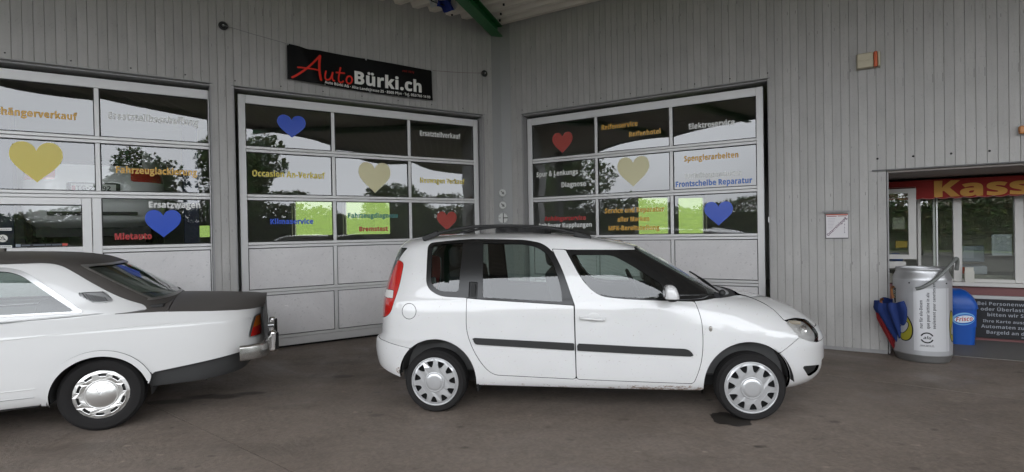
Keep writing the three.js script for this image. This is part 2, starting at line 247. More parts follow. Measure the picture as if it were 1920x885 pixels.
// ---------------------------------------------------------------- the dark workshop behind the doors
{
  const hall = thing('workshop_hall', 'dark workshop hall seen through the door glass, with windows to a meadow', 'hall');
  const plaster = std({ color: lin(0.4, 0.39, 0.37), roughness: 0.95 });
  const wins = [[-6.45, -5.25, 1.5, 2.6], [-4.95, -3.55, 1.5, 2.58], [3.7, 4.68, 1.36, 2.52], [4.88, 5.72, 1.34, 2.5], [-10.95, -10.15, 1.5, 1.95], [-9.4, -8.85, 1.5, 1.94]];
  const D = 16, x0 = -17, x1 = 14, xs = [x0, ...wins.flatMap((w) => [w[0], w[1]]), x1].sort((a, b) => a - b), g = [];
  for (let i = 0; i < xs.length - 1; i++) { const w = wins.find((q) => Math.abs(q[0] - xs[i]) < 1e-6); if (w) { g.push(box(w[0], w[1], 0, w[2], -D - 0.3, -D), box(w[0], w[1], w[3], 5, -D - 0.3, -D)); } else g.push(box(xs[i], xs[i + 1], 0, 5, -D - 0.3, -D)); }
  part(hall, 'back_wall', merge(g), plaster);
  part(hall, 'side_wall', box(-17.3, -17.0, 0, 5, -16.3, -2.6), plaster); part(hall, 'side_wall', box(14, 14.3, 0, 5, -16.3, -1), plaster);
  const L = onWall(WL, -9.4, 0, 0), R = onWall(WR, 9.6, 0, 0);
  part(hall, 'front_wall', box(-17.3, L.x + 0.1, 0, 5, L.z - 0.2, L.z), plaster); part(hall, 'front_wall', box(R.x - 0.1, 14.3, 0, 5, R.z - 0.2, R.z), plaster);
  const cS = new THREE.Shape(); const A = onWall(WL, -9.4, 0, -0.1), Bc = onWall(WL, 4.08, 0, -0.1), Cc = onWall(WR, 9.6, 0, -0.1);
  cS.moveTo(-17.2, -A.z); cS.lineTo(A.x, -A.z); cS.lineTo(Bc.x, -Bc.z); cS.lineTo(Cc.x, -Cc.z); cS.lineTo(14.2, -Cc.z); cS.lineTo(14.2, 16.2); cS.lineTo(-17.2, 16.2);
  const slab = (y, h) => new THREE.ExtrudeGeometry(cS, { depth: h, bevelEnabled: false }).rotateX(-Math.PI / 2).translate(0, y, 0);
  part(hall, 'ceiling', slab(4.7, 0.25), plaster);
  part(hall, 'floor', slab(-0.004, 0.01), std({ color: lin(0.16, 0.15, 0.14), roughness: 0.6 }));
  const wf = std({ color: lin(0.3), roughness: 0.5 }), pane = phy({ color: lin(0.66, 0.68, 0.58), roughness: 0.0, transmission: 1, thickness: 0, ior: 1.5 });
  for (const w of wins) { const f = part(hall, 'window', merge([box(w[0], w[1], w[2], w[2] + 0.05, -D - 0.2, -D - 0.1), box(w[0], w[1], w[3] - 0.05, w[3], -D - 0.2, -D - 0.1), box(w[0], w[0] + 0.05, w[2] + 0.05, w[3] - 0.05, -D - 0.2, -D - 0.1), box(w[1] - 0.05, w[1], w[2] + 0.05, w[3] - 0.05, -D - 0.2, -D - 0.1)]), wf); part(f, 'pane', box(w[0] + 0.05, w[1] - 0.05, w[2] + 0.05, w[3] - 0.05, -D - 0.152, -D - 0.15), pane); }
}
// ---------------------------------------------------------------- canopy
const edgeD = (x) => -1.0 - 0.04 * x;      // depth of the canopy's open edge
{
  const can = thing('canopy_roof', 'pale corrugated steel canopy on green steel beams above the forecourt', 'canopy');
  const deckMat = std({ color: lin(0.8, 0.74, 0.65), roughness: 0.55, metalness: 0.0 });
  const dR = WR.d, nR = [WR.n[0], WR.n[1]];
  const P0 = [-0.135, 9.4];           // corner; a runs along the right wall, b out from it
  const at = (a, b) => [P0[0] + dR[0] * a + nR[0] * b, P0[1] + dR[1] * a + nR[1] * b];
  // range of a for a given b inside the covered area
  const range = (b) => { let lo = -40, hi = 40; const lim = (A, B, C) => { const k = A * dR[0] + B * dR[1], c = A * (P0[0] + nR[0] * b) + B * (P0[1] + nR[1] * b) - C; if (Math.abs(k) < 1e-9) { if (c < 0) hi = -99; return; } const r = -c / k; if (k > 0) lo = Math.max(lo, r); else hi = Math.min(hi, r); };
    lim(0.04, 1, -1.0); lim(1, 0, -15); lim(-1, 0, -20); lim(WL.n[0], WL.n[1], WL.n[0] * WL.o[0] + WL.n[1] * WL.o[1] - 0.02); return [lo, hi]; };  // right end lengthened out of view to shade that side of the forecourt
  const P = 0.26, prof = [[0, 0.075], [0.07, 0.075], [0.105, 0], [0.19, 0], [0.225, 0.075]];   // (b, height)
  for (let sheet = 0; sheet < 18; sheet++) {
    const p = [], nb = 4;
    for (let r = 0; r < nb; r++) for (let k = 0; k < prof.length; k++) {
      const b0 = -0.3 + sheet * P * nb + r * P + prof[k][0], y0 = 5.075 + prof[k][1], nx = k + 1 < prof.length ? [prof[k + 1][0], prof[k + 1][1]] : [P, prof[0][1]];
      const b1 = -0.3 + sheet * P * nb + r * P + nx[0], y1 = 5.075 + nx[1], R0 = range(b0), R1 = range(b1);
      if (R0[0] >= R0[1] || R1[0] >= R1[1]) continue;
      const q = [[R0[0], b0, y0], [R0[1], b0, y0], [R1[1], b1, y1], [R1[0], b1, y1]].map(([a, b, y]) => { const w = at(a, b); return [w[0], y, -w[1]]; });
      for (const i of [0, 1, 2, 0, 2, 3]) p.push(...q[i]);
      for (const i of [0, 2, 1, 0, 3, 2]) p.push(q[i][0], q[i][1] + 0.004, q[i][2]);
    }
    if (!p.length) continue;
    const g = new THREE.BufferGeometry(); g.setAttribute('position', new THREE.Float32BufferAttribute(p, 3)); g.computeVertexNormals(); part(can, 'roof_sheet', g, deckMat);
  }
  // solid roofing above the deck keeps the sky out
  const sh = new THREE.Shape(); sh.moveTo(-15, edgeD(-15)); sh.lineTo(20, edgeD(20)); sh.lineTo(20, 1.9); const c1 = onWall(WR, 13.2, 0, -0.1), c2 = onWall(WL, 4.08, 0, -0.1), c3 = onWall(WL, -9.4, 0, -0.1); sh.lineTo(c1.x, -c1.z); sh.lineTo(c2.x, -c2.z); sh.lineTo(c3.x, -c3.z); sh.lineTo(-15, -c3.z);
  part(can, 'roof_skin', new THREE.ExtrudeGeometry(sh, { depth: 0.1, bevelEnabled: false }).rotateX(-Math.PI / 2).translate(0, 5.17, 0), std({ color: lin(0.3), roughness: 0.8 }));
  // fascia along the open edge
  const F = [[-15, edgeD(-15)], [13, edgeD(13)]], fl = Math.hypot(35, 0.04 * 35), fa = Math.atan2(edgeD(-15) - edgeD(20), 35);
  const fg = box(-fl / 2, fl / 2, 4.95, 5.5, -0.04, 0.04, 0.01); fg.rotateY(-fa).translate(2.5, 0, -edgeD(2.5));
  part(can, 'fascia', fg, std({ color: lin(0.42, 0.42, 0.41), roughness: 0.5 }));
  // beams
  const green = std({ color: lin(0.014, 0.15, 0.04), roughness: 0.35 }), lip = std({ color: lin(0.4, 0.44, 0.34), roughness: 0.5 });  // the pale lip colour paints the light caught along the flange edge
  const beam = (a, b, y0, y1, w) => { // I section from plan point a to b
    const A = new THREE.Vector3(a[0], 0, -a[1]), B = new THREE.Vector3(b[0], 0, -b[1]), Ln = A.distanceTo(B), rot = Math.atan2(-(B.z - A.z), B.x - A.x);
    const gs = [box(0, Ln, y0, y0 + 0.018, -w / 2, w / 2), box(0, Ln, y1 - 0.018, y1, -w / 2, w / 2), box(0, Ln, y0 + 0.018, y1 - 0.018, -0.008, 0.008)];
    for (const g of gs) { g.rotateY(rot).translate(A.x, 0, A.z); }
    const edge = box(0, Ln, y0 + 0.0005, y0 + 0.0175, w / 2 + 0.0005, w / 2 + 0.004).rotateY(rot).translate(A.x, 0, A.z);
    return [merge(gs), edge];
  };
  for (const [a, b] of [[[-0.175, 9.38], [-3.4, -0.9]], [[-8.9, 4.4], [-10.6, 2.9]], [[6.2, 5.9], [4.3, -1.7]], [[-5.0, 6.6], [-6.4, -0.3]]]) { const [g, e] = beam(a, b, 4.885, 5.072, 0.17); const m = part(can, 'beam', g, green); part(m, 'lit_flange_edge', e, lip); }
  for (const [x, d] of [[18.5, edgeD(18.5) + 0.5], [-13.4, edgeD(-13.4) + 0.5]]) part(can, 'column', box(x - 0.14, x + 0.14, 0, 5.07, -d - 0.14, -d + 0.14, 0.02), std({ color: lin(0.1, 0.1, 0.1), roughness: 0.6 }));
  for (const [a, b] of [[0.32, 0.34], [0.55, 0.62], [0.16, 0.12], [-0.35, 0.75], [1.1, 0.9]]) { const w = at(a, b + 0.15); part(can, 'bolt', new THREE.CylinderGeometry(0.016, 0.016, 0.03, 8).translate(w[0], 5.068, -w[1]), M.gasket); }
}
{ // blue and white cloth hanging below the deck by the left wall
  const c = thing('rolled_flag', 'bunched blue and white flag hanging under the canopy above the black banner', 'flag');
  const dx = WL.d, o = new THREE.Vector3(-1.16, 0, -8.22);
  const cloth = (s0, s1, y0, y1, off, ph) => grid(16, 10, (u, v) => { const s = lerp(s0, s1, u), sag = Math.sin(u * Math.PI) * 0.05; return [o.x + dx[0] * s + WL.n[0] * (off + 0.05 * Math.sin(u * 9 + v * 4 + ph)), lerp(y0, y1, v) - sag * (1 - v), o.z - dx[1] * s - WL.n[1] * (off + 0.05 * Math.sin(u * 9 + v * 4 + ph))]; });
  part(c, 'blue_cloth', cloth(0.07, 0.36, 4.96, 5.16, 0.06, 0), std({ color: lin(0.01, 0.028, 0.22), roughness: 0.75, side: THREE.DoubleSide }));
  part(c, 'white_cloth', cloth(-0.02, 0.1, 5.0, 5.16, 0.02, 2), std({ color: lin(0.6), roughness: 0.8, side: THREE.DoubleSide }));
  part(c, 'white_cloth', cloth(0.33, 0.42, 5.02, 5.16, 0.02, 4), std({ color: lin(0.6), roughness: 0.8, side: THREE.DoubleSide }));
  part(c, 'cord', tube([[o.x - 0.05, 5.17, o.z], [o.x + 0.02, 5.03, o.z + 0.05], [o.x + 0.2, 5.0, o.z - 0.06]], 0.008, 12, 5), M.black);
}
// ================================================================ glazed sectional doors
const PW = 1.13244, GX = 0.04892, PH = 0.56924, GY = 0.08176, PTOP = 3.3512;
const glassMat = phy({ color: lin(0.93, 0.95, 0.94), roughness: 0, transmission: 1, thickness: 0, ior: 1.88 });
const stuccoBump = dataTex(256, 256, (u, v) => { const n = 0.5 + tiled(u, v, 44) * 1.1; return [n, n, n]; });
const scuffs = Array.from({ length: 14 }, () => { const a = rr(-0.6, 0.6), l = rr(0.008, 0.03), x = rnd(), y = rnd(); return [x, y, Math.cos(a) * l, Math.sin(a) * l * 0.5, rr(-0.1, 0.12)]; });
const panelTex = dataTex(512, 512, (u, v) => { let k = 0.865 + 0.035 * tiled(u, v, 6, 2) + 0.02 * tiled(u, v, 40, 5) + (rnd() - 0.5) * 0.025; if (tiled(u, v, 60, 11) > 0.3) k -= 0.06; for (const q of scuffs) { const t = clamp(((u - q[0]) * q[2] + (v - q[1]) * q[3]) / (q[2] ** 2 + q[3] ** 2)), d = Math.hypot(u - q[0] - q[2] * t, v - q[1] - q[3] * t); if (d < 0.0022) k += q[4]; } return [k * 1.005, k * 0.992, k * 0.992]; }, true);
const panelMat = (() => { const b = stuccoBump.clone(); b.repeat.set(2.2, 2.2); b.needsUpdate = true; const m = panelTex.clone(); m.repeat.set(0.5, 0.5); m.needsUpdate = true; return std({ map: m, roughness: 0.6, bumpMap: b, bumpScale: 0.0016 }); })();
const vinyl = { gold: [0.62, 0.34, 0.035], white: [0.72, 0.72, 0.7], red: [0.42, 0.02, 0.02], yellow: [0.62, 0.5, 0.06], blue: [0.006, 0.07, 0.55], blue2: [0.05, 0.14, 0.45], teal: [0.03, 0.19, 0.17], cream: [0.72, 0.66, 0.38] };
const vinylMat = Object.fromEntries(Object.entries(vinyl).map(([k, c]) => [k, std({ color: lin(...c), roughness: 0.3 })]));
function paneGeo(x0, x1, y0, y1, z) { // float glass: never quite plane
  const a = rr(-0.003, 0.003), b = rr(-0.002, 0.002), s = rr(0.0005, 0.0022), w = rr(0, 6);
  const zf = (u, v) => z + a * (u - 0.5) + b * (v - 0.5) + s * (1 - (2 * u - 1) ** 2) * (1 - (2 * v - 1) ** 2) + 0.00025 * Math.sin(u * 7 + w);
  const g = grid(10, 6, (u, v) => [lerp(x0, x1, u), lerp(y0, y1, v), zf(u, v)]); g.userData.zf = (x, y) => zf((x - x0) / (x1 - x0), (y - y0) / (y1 - y0)); return g;
}
// lay flat vinyl on the pane it sticks to
function layOn(g, pane, lift) { const p = g.attributes.position, f = pane.geometry.userData.zf; for (let i = 0; i < p.count; i++) p.setZ(i, p.getZ(i) + f(p.getX(i), p.getY(i)) + lift); return g; }
function gasketGeo(x0, x1, y0, y1, z, t = 0.009, d = 0.012) { return merge([box(x0, x1, y0, y0 + t, z, z + d), box(x0, x1, y1 - t, y1, z, z + d), box(x0, x0 + t, y0 + t, y1 - t, z, z + d), box(x1 - t, x1, y0 + t, y1 - t, z, z + d)]); }
function heartShape(w, h) { const s = new THREE.Shape(); s.moveTo(0, -h / 2); s.bezierCurveTo(-w * 0.16, -h * 0.3, -w * 0.5, -h * 0.08, -w * 0.5, h * 0.2); s.bezierCurveTo(-w * 0.5, h * 0.62, -w * 0.07, h * 0.62, 0, h * 0.3); s.bezierCurveTo(w * 0.07, h * 0.62, w * 0.5, h * 0.62, w * 0.5, h * 0.2); s.bezierCurveTo(w * 0.5, -h * 0.08, w * 0.16, -h * 0.3, 0, -h / 2); return s; }
const doors = [];
function sectionalDoor(w, s0, mL, mR, label, wicket) {
  const d = thing('sectional_door', label, 'garage door', 'glazed sectional garage doors'); stick(d, w, s0, 0, 0);
  const W = 3 * PW + 2 * GX, R = 0.005; d.userData.panes = undefined; delete d.userData.panes;
  const fr = (n, ...b) => part(d, n, box(...b, R), M.frame);
  fr('stile', -mL, -0.001, 0.012, 3.468, -0.045, 0.012); fr('stile', W + 0.001, W + mR, 0.012, 3.468, -0.045, 0.012);
  fr('rail', 0, W, PTOP + 0.001, 3.468, -0.045, 0.01);
  const panes = {};
  for (let k = 0; k < 5; k++) {
    const y1 = PTOP - k * (PH + GY), y0 = y1 - PH;
    fr('rail', 0, W, y0 - GY / 2 + 0.003, y0 - 0.001, -0.045, 0.008);
    if (k < 4) fr('rail', 0, W, y0 - GY + 0.001, y0 - GY / 2 - 0.003, -0.045, 0.008); else { fr('bottom_rail', 0, W, 0.03, y0 - GY / 2 - 0.001, -0.045, 0.0075); part(d, 'bottom_seal', box(0, W, 0.004, 0.029, -0.04, -0.004), M.rubber); }
    for (const c of [0, 1]) { if (wicket && k > 1 && c === 1) continue; const x = (c + 1) * PW + c * GX; fr('mullion', x + 0.001, x + GX - 0.001, y0, y1, -0.045, 0.006); }
    for (let c = 0; c < 3; c++) {
      const x0 = c * (PW + GX), x1 = x0 + PW; let parent = d, a = x0, b = x1, lo = y0, hi = y1;
      if (wicket && c === 1 && k > 1) {
        if (k === 2) { panes.wk = node(d, 'wicket_door'); }
        parent = panes.wk; a = x0 + 0.135; b = x1 - 0.135; lo = y0 - 0.02; hi = y1 - 0.085;
        if (k === 2) { part(parent, 'wicket_stile', box(x1 - 0.134, x1 - 0.045, 0.05, y1 - 0.004, -0.045, 0.016, R), M.frame); part(parent, 'wicket_stile', box(x0 + 0.045, x0 + 0.134, 0.05, y1 - 0.004, -0.045, 0.016, R), M.frame); part(parent, 'wicket_rail', box(a, b, hi + 0.001, y1 - 0.004, -0.045, 0.016, R), M.frame);
          part(d, 'stile', box(x1 - 0.039, x1 + GX, 0.05, y1 - 0.001, -0.045, 0.012, R), M.frame); part(d, 'stile', box(x0 - GX, x0 + 0.039, 0.05, y1 - 0.001, -0.045, 0.012, R), M.frame); }
        part(parent, 'wicket_rail', box(a, b, lo - 0.045, lo - 0.001, -0.045, 0.016, R), M.frame);
        if (k > 2) hi = y1 + 0.014;
      }
      if (k < 3) {
        const m = part(parent, 'pane', paneGeo(a + 0.004, b - 0.004, lo + 0.004, hi - 0.004, -0.016), glassMat); panes[k + '_' + c] = [m, a, b, lo, hi];
        if (parent === d) part(m, 'gasket', gasketGeo(a, b, lo, hi, -0.014), M.gasket); else part(parent, 'gasket', gasketGeo(a, b, lo, hi, -0.014), M.gasket);
      } else {
        part(parent, 'panel', metric(box(a + 0.009, b - 0.009, lo + 0.009, hi - 0.009, -0.03, -0.008, 0.004)), panelMat);
        part(parent, 'gasket', gasketGeo(a + 0.0005, b - 0.0005, lo + 0.0005, hi - 0.0005, -0.03, 0.0085, 0.014), M.gasket);
      }
    }
  }
  const door = { d, s0, panes, w }; doors.push(door); return door;
}
const D1 = sectionalDoor(WL, -3.93541, 0.09, 0.012, 'glazed sectional garage door with a walk-through door and a large yellow heart', true);
const D2 = sectionalDoor(WL, 0, 0.09, 0.09, 'glazed sectional garage door under the black banner', false);
const D3 = sectionalDoor(WR, 0, 0.09, 0.09, 'glazed sectional garage door beside the kiosk wall, with a red and a cream heart', false);
const findPane = (wl, s, y) => { for (const D of doors) { if (D.w !== wl) continue; const x = s - D.s0; for (const k in D.panes) { const q = D.panes[k]; if (!Array.isArray(q)) continue; if (x >= q[1] - 0.06 && x <= q[2] + 0.06 && y >= q[3] - 0.05 && y <= q[4] + 0.05) return [D, q]; } } };
for (const [wl, txt, s0, s1, y, cap, col] of [
  ['L', 'Anhängerverkauf', -2.569, -1.780, 2.997, 0.078, 'gold'], ['L', 'Ersatzteilbeschaffung', -1.488, -0.551, 3.045, 0.082, 'white'], ['L', 'Fahrzeuglackierung', -1.429, -0.576, 2.397, 0.080, 'gold'], ['L', 'Ersatzwagen', -1.106, -0.549, 1.978, 0.074, 'white'], ['L', 'Mietauto', -1.455, -1.081, 1.589, 0.072, 'red'],
  ['L', 'Ersatzteilverkauf', 2.531, 3.261, 3.165, 0.078, 'white'], ['L', 'Occasion An-Verkauf', 0.069, 1.035, 2.419, 0.082, 'yellow'], ['L', 'Neuwagen Verkauf', 2.516, 3.326, 2.412, 0.079, 'yellow'], ['L', 'Klimaservice', 0.283, 0.857, 1.761, 0.070, 'blue'], ['L', 'Fahrzeugdiagnose', 1.355, 2.136, 1.844, 0.068, 'teal'], ['L', 'Bremstest', 1.518, 1.968, 1.641, 0.066, 'red'],
  ['R', 'Reifenservice', 1.245, 1.833, 3.178, 0.074, 'gold'], ['R', 'Reifenhotel', 1.696, 2.181, 3.023, 0.072, 'gold'], ['R', 'Elektroservice', 2.593, 3.217, 3.039, 0.076, 'white'], ['R', 'Spenglerarbeiten', 2.518, 3.260, 2.578, 0.076, 'gold'], ['R', 'Unfallreparaturen', 2.530, 3.298, 2.323, 0.068, 'white'], ['R', 'Frontscheibe Reparatur', 2.390, 3.433, 2.212, 0.076, 'blue2'],
  ['R', 'Spur & Lenkungs', 0.062, 0.829, 2.515, 0.079, 'white'], ['R', 'Diagnose', 0.528, 0.966, 2.316, 0.078, 'white'], ['R', 'Anhängerservice', 0.200, 0.956, 1.765, 0.070, 'red'], ['R', 'Anhänger Kupplungen', 0.075, 1.055, 1.652, 0.070, 'white'], ['R', 'Service und Reparatur', 1.276, 2.219, 1.860, 0.073, 'gold'], ['R', 'aller Marken', 1.485, 1.991, 1.721, 0.070, 'gold'], ['R', 'MFK-Bereitstellung', 1.334, 2.143, 1.586, 0.068, 'gold']]) {
  const hit = findPane(wl === 'L' ? WL : WR, (s0 + s1) / 2, y); if (!hit) { console.log('no pane', txt); continue; }
  const [D, q] = hit, g = new TextGeometry(txt, { font, size: cap, depth: 0.0004, curveSegments: 3, bevelEnabled: true, bevelThickness: 0.0002, bevelSize: 0.0028, bevelOffset: 0, bevelSegments: 1 });
  g.computeBoundingBox(); const bb = g.boundingBox, k = (s1 - s0) / (bb.max.x - bb.min.x);
  g.translate(-bb.min.x, -cap / 2, 0).scale(k, 1, 1).translate(s0 - D.s0, y, 0); layOn(g, q[0], 0.0011);
  part(q[0], 'lettering', g, vinylMat[col]);
}
for (const [wl, s0, s1, y0, y1, col] of [['L', -2.386, -1.921, 2.216, 2.662, 'yellow'], ['L', -1.149, -0.766, 1.569, 1.903, 'blue'], ['L', 0.399, 0.782, 2.937, 3.244, 'blue'], ['L', 1.526, 2.027, 2.185, 2.640, 'cream'], ['L', 2.801, 3.161, 1.60, 1.90, 'red'], ['R', 0.375, 0.743, 2.836, 3.169, 'red'], ['R', 1.498, 2.003, 2.216, 2.664, 'cream'], ['R', 2.792, 3.179, 1.594, 1.926, 'blue']]) {
  const [D, q] = findPane(wl === 'L' ? WL : WR, (s0 + s1) / 2, (y0 + y1) / 2);
  const g = new THREE.ExtrudeGeometry(heartShape(s1 - s0, y1 - y0), { depth: 0.0008, bevelEnabled: false, curveSegments: 14 }).translate((s0 + s1) / 2 - D.s0, (y0 + y1) / 2, 0); layOn(g, q[0], 0.0012);
  const hm = col === 'red' ? std({ color: lin(0.4, 0.05, 0.035), roughness: 0.45 }) : vinylMat[col]; part(q[0], 'heart_sticker', g, hm, `${col} heart sticker behind the pane`);
}
{ // small stickers along the lower edge of the walk-through door window
  const q = D1.panes['2_1'], sg = (x, y, w, h, draw, nm) => { const t = canvasTex(Math.round(w * 900), Math.round(h * 900), draw); part(D1.panes.wk, nm, new THREE.PlaneGeometry(w, h).translate(x - D1.s0, y, -0.0135), std({ map: t, roughness: 0.5 })); };
  const strip = (x, w, h) => { x.fillStyle = '#d8d8d6'; x.fillRect(0, 0, w, h); x.fillStyle = '#555'; for (let i = 0; i < 9; i++) x.fillRect(8 + i * w * 0.1, h * 0.4, w * 0.07, h * 0.22); };
  sg(-2.45, 1.69, 0.14, 0.03, strip, 'sticker'); sg(-2.46, 1.497, 0.16, 0.032, strip, 'sticker');
  sg(-2.455, 1.59, 0.085, 0.085, (x, w, h) => { x.fillStyle = '#0a0a0a'; x.fillRect(0, 0, w, h); x.fillStyle = '#d5d3cc'; x.beginPath(); x.arc(w / 2, h / 2, w / 2 - 1, 0, 7); x.fill(); x.lineWidth = 5; x.strokeStyle = '#444'; x.beginPath(); x.moveTo(w * 0.25, h * 0.7); x.lineTo(w * 0.5, h * 0.25); x.lineTo(w * 0.75, h * 0.7); x.closePath(); x.stroke(); x.beginPath(); x.moveTo(w * 0.15, h * 0.2); x.lineTo(w * 0.85, h * 0.8); x.stroke(); }, 'sticker');
  sg(-2.12, 1.507, 0.46, 0.028, (x, w, h) => { x.fillStyle = '#16191d'; x.fillRect(0, 0, w, h); x.fillStyle = '#8d97a3'; x.fillRect(0, 0, h * 1.5, h); x.fillStyle = '#555c64'; x.fillRect(h * 1.8, h * 0.25, w * 0.16, h * 0.5); x.fillRect(w * 0.32, h * 0.25, w * 0.22, h * 0.5); x.fillRect(w * 0.56, h * 0.25, w * 0.1, h * 0.5); x.fillRect(w * 0.68, h * 0.25, w * 0.18, h * 0.5); x.fillStyle = '#c24a3c'; x.fillRect(w * 0.88, 0, w * 0.1, h); }, 'sticker');
}
part(D3.d, 'bolt_latch', box(3.63, 3.655, 1.62, 1.7, -0.03, 0.03, 0.004), M.dullMetal);
// ================================================================ car kit: a body is a stack of waterlines; panels are cut out of that skin
const curve = (pts) => { // monotone cubic through [t, v] pairs
  const n = pts.length, x = pts.map((p) => p[0]), y = pts.map((p) => p[1]), h = [], dl = [], m = [];
  for (let i = 0; i < n - 1; i++) { h.push(x[i + 1] - x[i]); dl.push((y[i + 1] - y[i]) / h[i]); }
  m[0] = dl[0]; m[n - 1] = dl[n - 2]; for (let i = 1; i < n - 1; i++) m[i] = dl[i - 1] * dl[i] <= 0 ? 0 : 3 * (h[i - 1] + h[i]) / ((2 * h[i] + h[i - 1]) / dl[i - 1] + (h[i] + 2 * h[i - 1]) / dl[i]);
  return (t) => { if (t <= x[0]) return y[0]; if (t >= x[n - 1]) return y[n - 1]; let i = 0; while (t > x[i + 1]) i++; const s = (t - x[i]) / h[i], s2 = s * s, s3 = s2 * s; return (2 * s3 - 3 * s2 + 1) * y[i] + (s3 - 2 * s2 + s) * h[i] * m[i] + (-2 * s3 + 3 * s2) * y[i + 1] + (s3 - s2) * h[i] * m[i + 1]; };
};
// closed outline with filleted corners: [x, y, radius]
function outline(pts) {
  const out = [], n = pts.length;
  for (let i = 0; i < n; i++) {
    const [x, y, r] = pts[i]; if (!r) { out.push([x, y]); continue; }
    const p = pts[(i + n - 1) % n], q = pts[(i + 1) % n]; let ax = p[0] - x, ay = p[1] - y, bx = q[0] - x, by = q[1] - y; const la = Math.hypot(ax, ay), lb = Math.hypot(bx, by); ax /= la; ay /= la; bx /= lb; by /= lb;
    const d = Math.min(r, la * 0.49, lb * 0.49);
    for (let k = 0; k <= 6; k++) { const t = k / 6, u = 1 - t; out.push([u * u * (x + ax * d) + 2 * u * t * x + t * t * (x + bx * d), u * u * (y + ay * d) + 2 * u * t * y + t * t * (y + by * d)]); }
  }
  return out;
}
// signed distance to an outline, positive inside
function inPoly(poly) {
  const n = poly.length; let x0 = 1e9, x1 = -1e9, y0 = 1e9, y1 = -1e9; for (const [a, b] of poly) { x0 = Math.min(x0, a); x1 = Math.max(x1, a); y0 = Math.min(y0, b); y1 = Math.max(y1, b); }
  return (x, y) => {
    const ox = Math.max(x0 - x, x - x1), oy = Math.max(y0 - y, y - y1); if (ox > 0.12 || oy > 0.12) return -Math.max(ox, oy);
    let d = 1e9, s = -1;
    for (let i = 0, j = n - 1; i < n; j = i++) {
      const ex = poly[j][0] - poly[i][0], ey = poly[j][1] - poly[i][1], wx = x - poly[i][0], wy = y - poly[i][1];
      const t = clamp((wx * ex + wy * ey) / (ex * ex + ey * ey + 1e-12)), bx = wx - ex * t, by = wy - ey * t; d = Math.min(d, bx * bx + by * by);
      const c1 = y >= poly[i][1], c2 = y < poly[j][1], c3 = ex * wy > ey * wx; if ((c1 && c2 && c3) || (!c1 && !c2 && !c3)) s = -s;
    }
    return s * Math.sqrt(d);
  };
}
const inside = (pts) => inPoly(outline(pts));
const circle = (cx, cy, r) => (x, y) => r - Math.hypot(x - cx, y - cy);
const U = (...f) => (x, y, z) => { let v = -1e9; for (const g of f) v = Math.max(v, g(x, y, z)); return v; };
const I = (...f) => (x, y, z) => { let v = 1e9; for (const g of f) v = Math.min(v, g(x, y, z)); return v; };
const NOT = (f) => (x, y, z) => -f(x, y, z);
const OFF = (f, d) => (x, y, z) => f(x, y, z) + d;
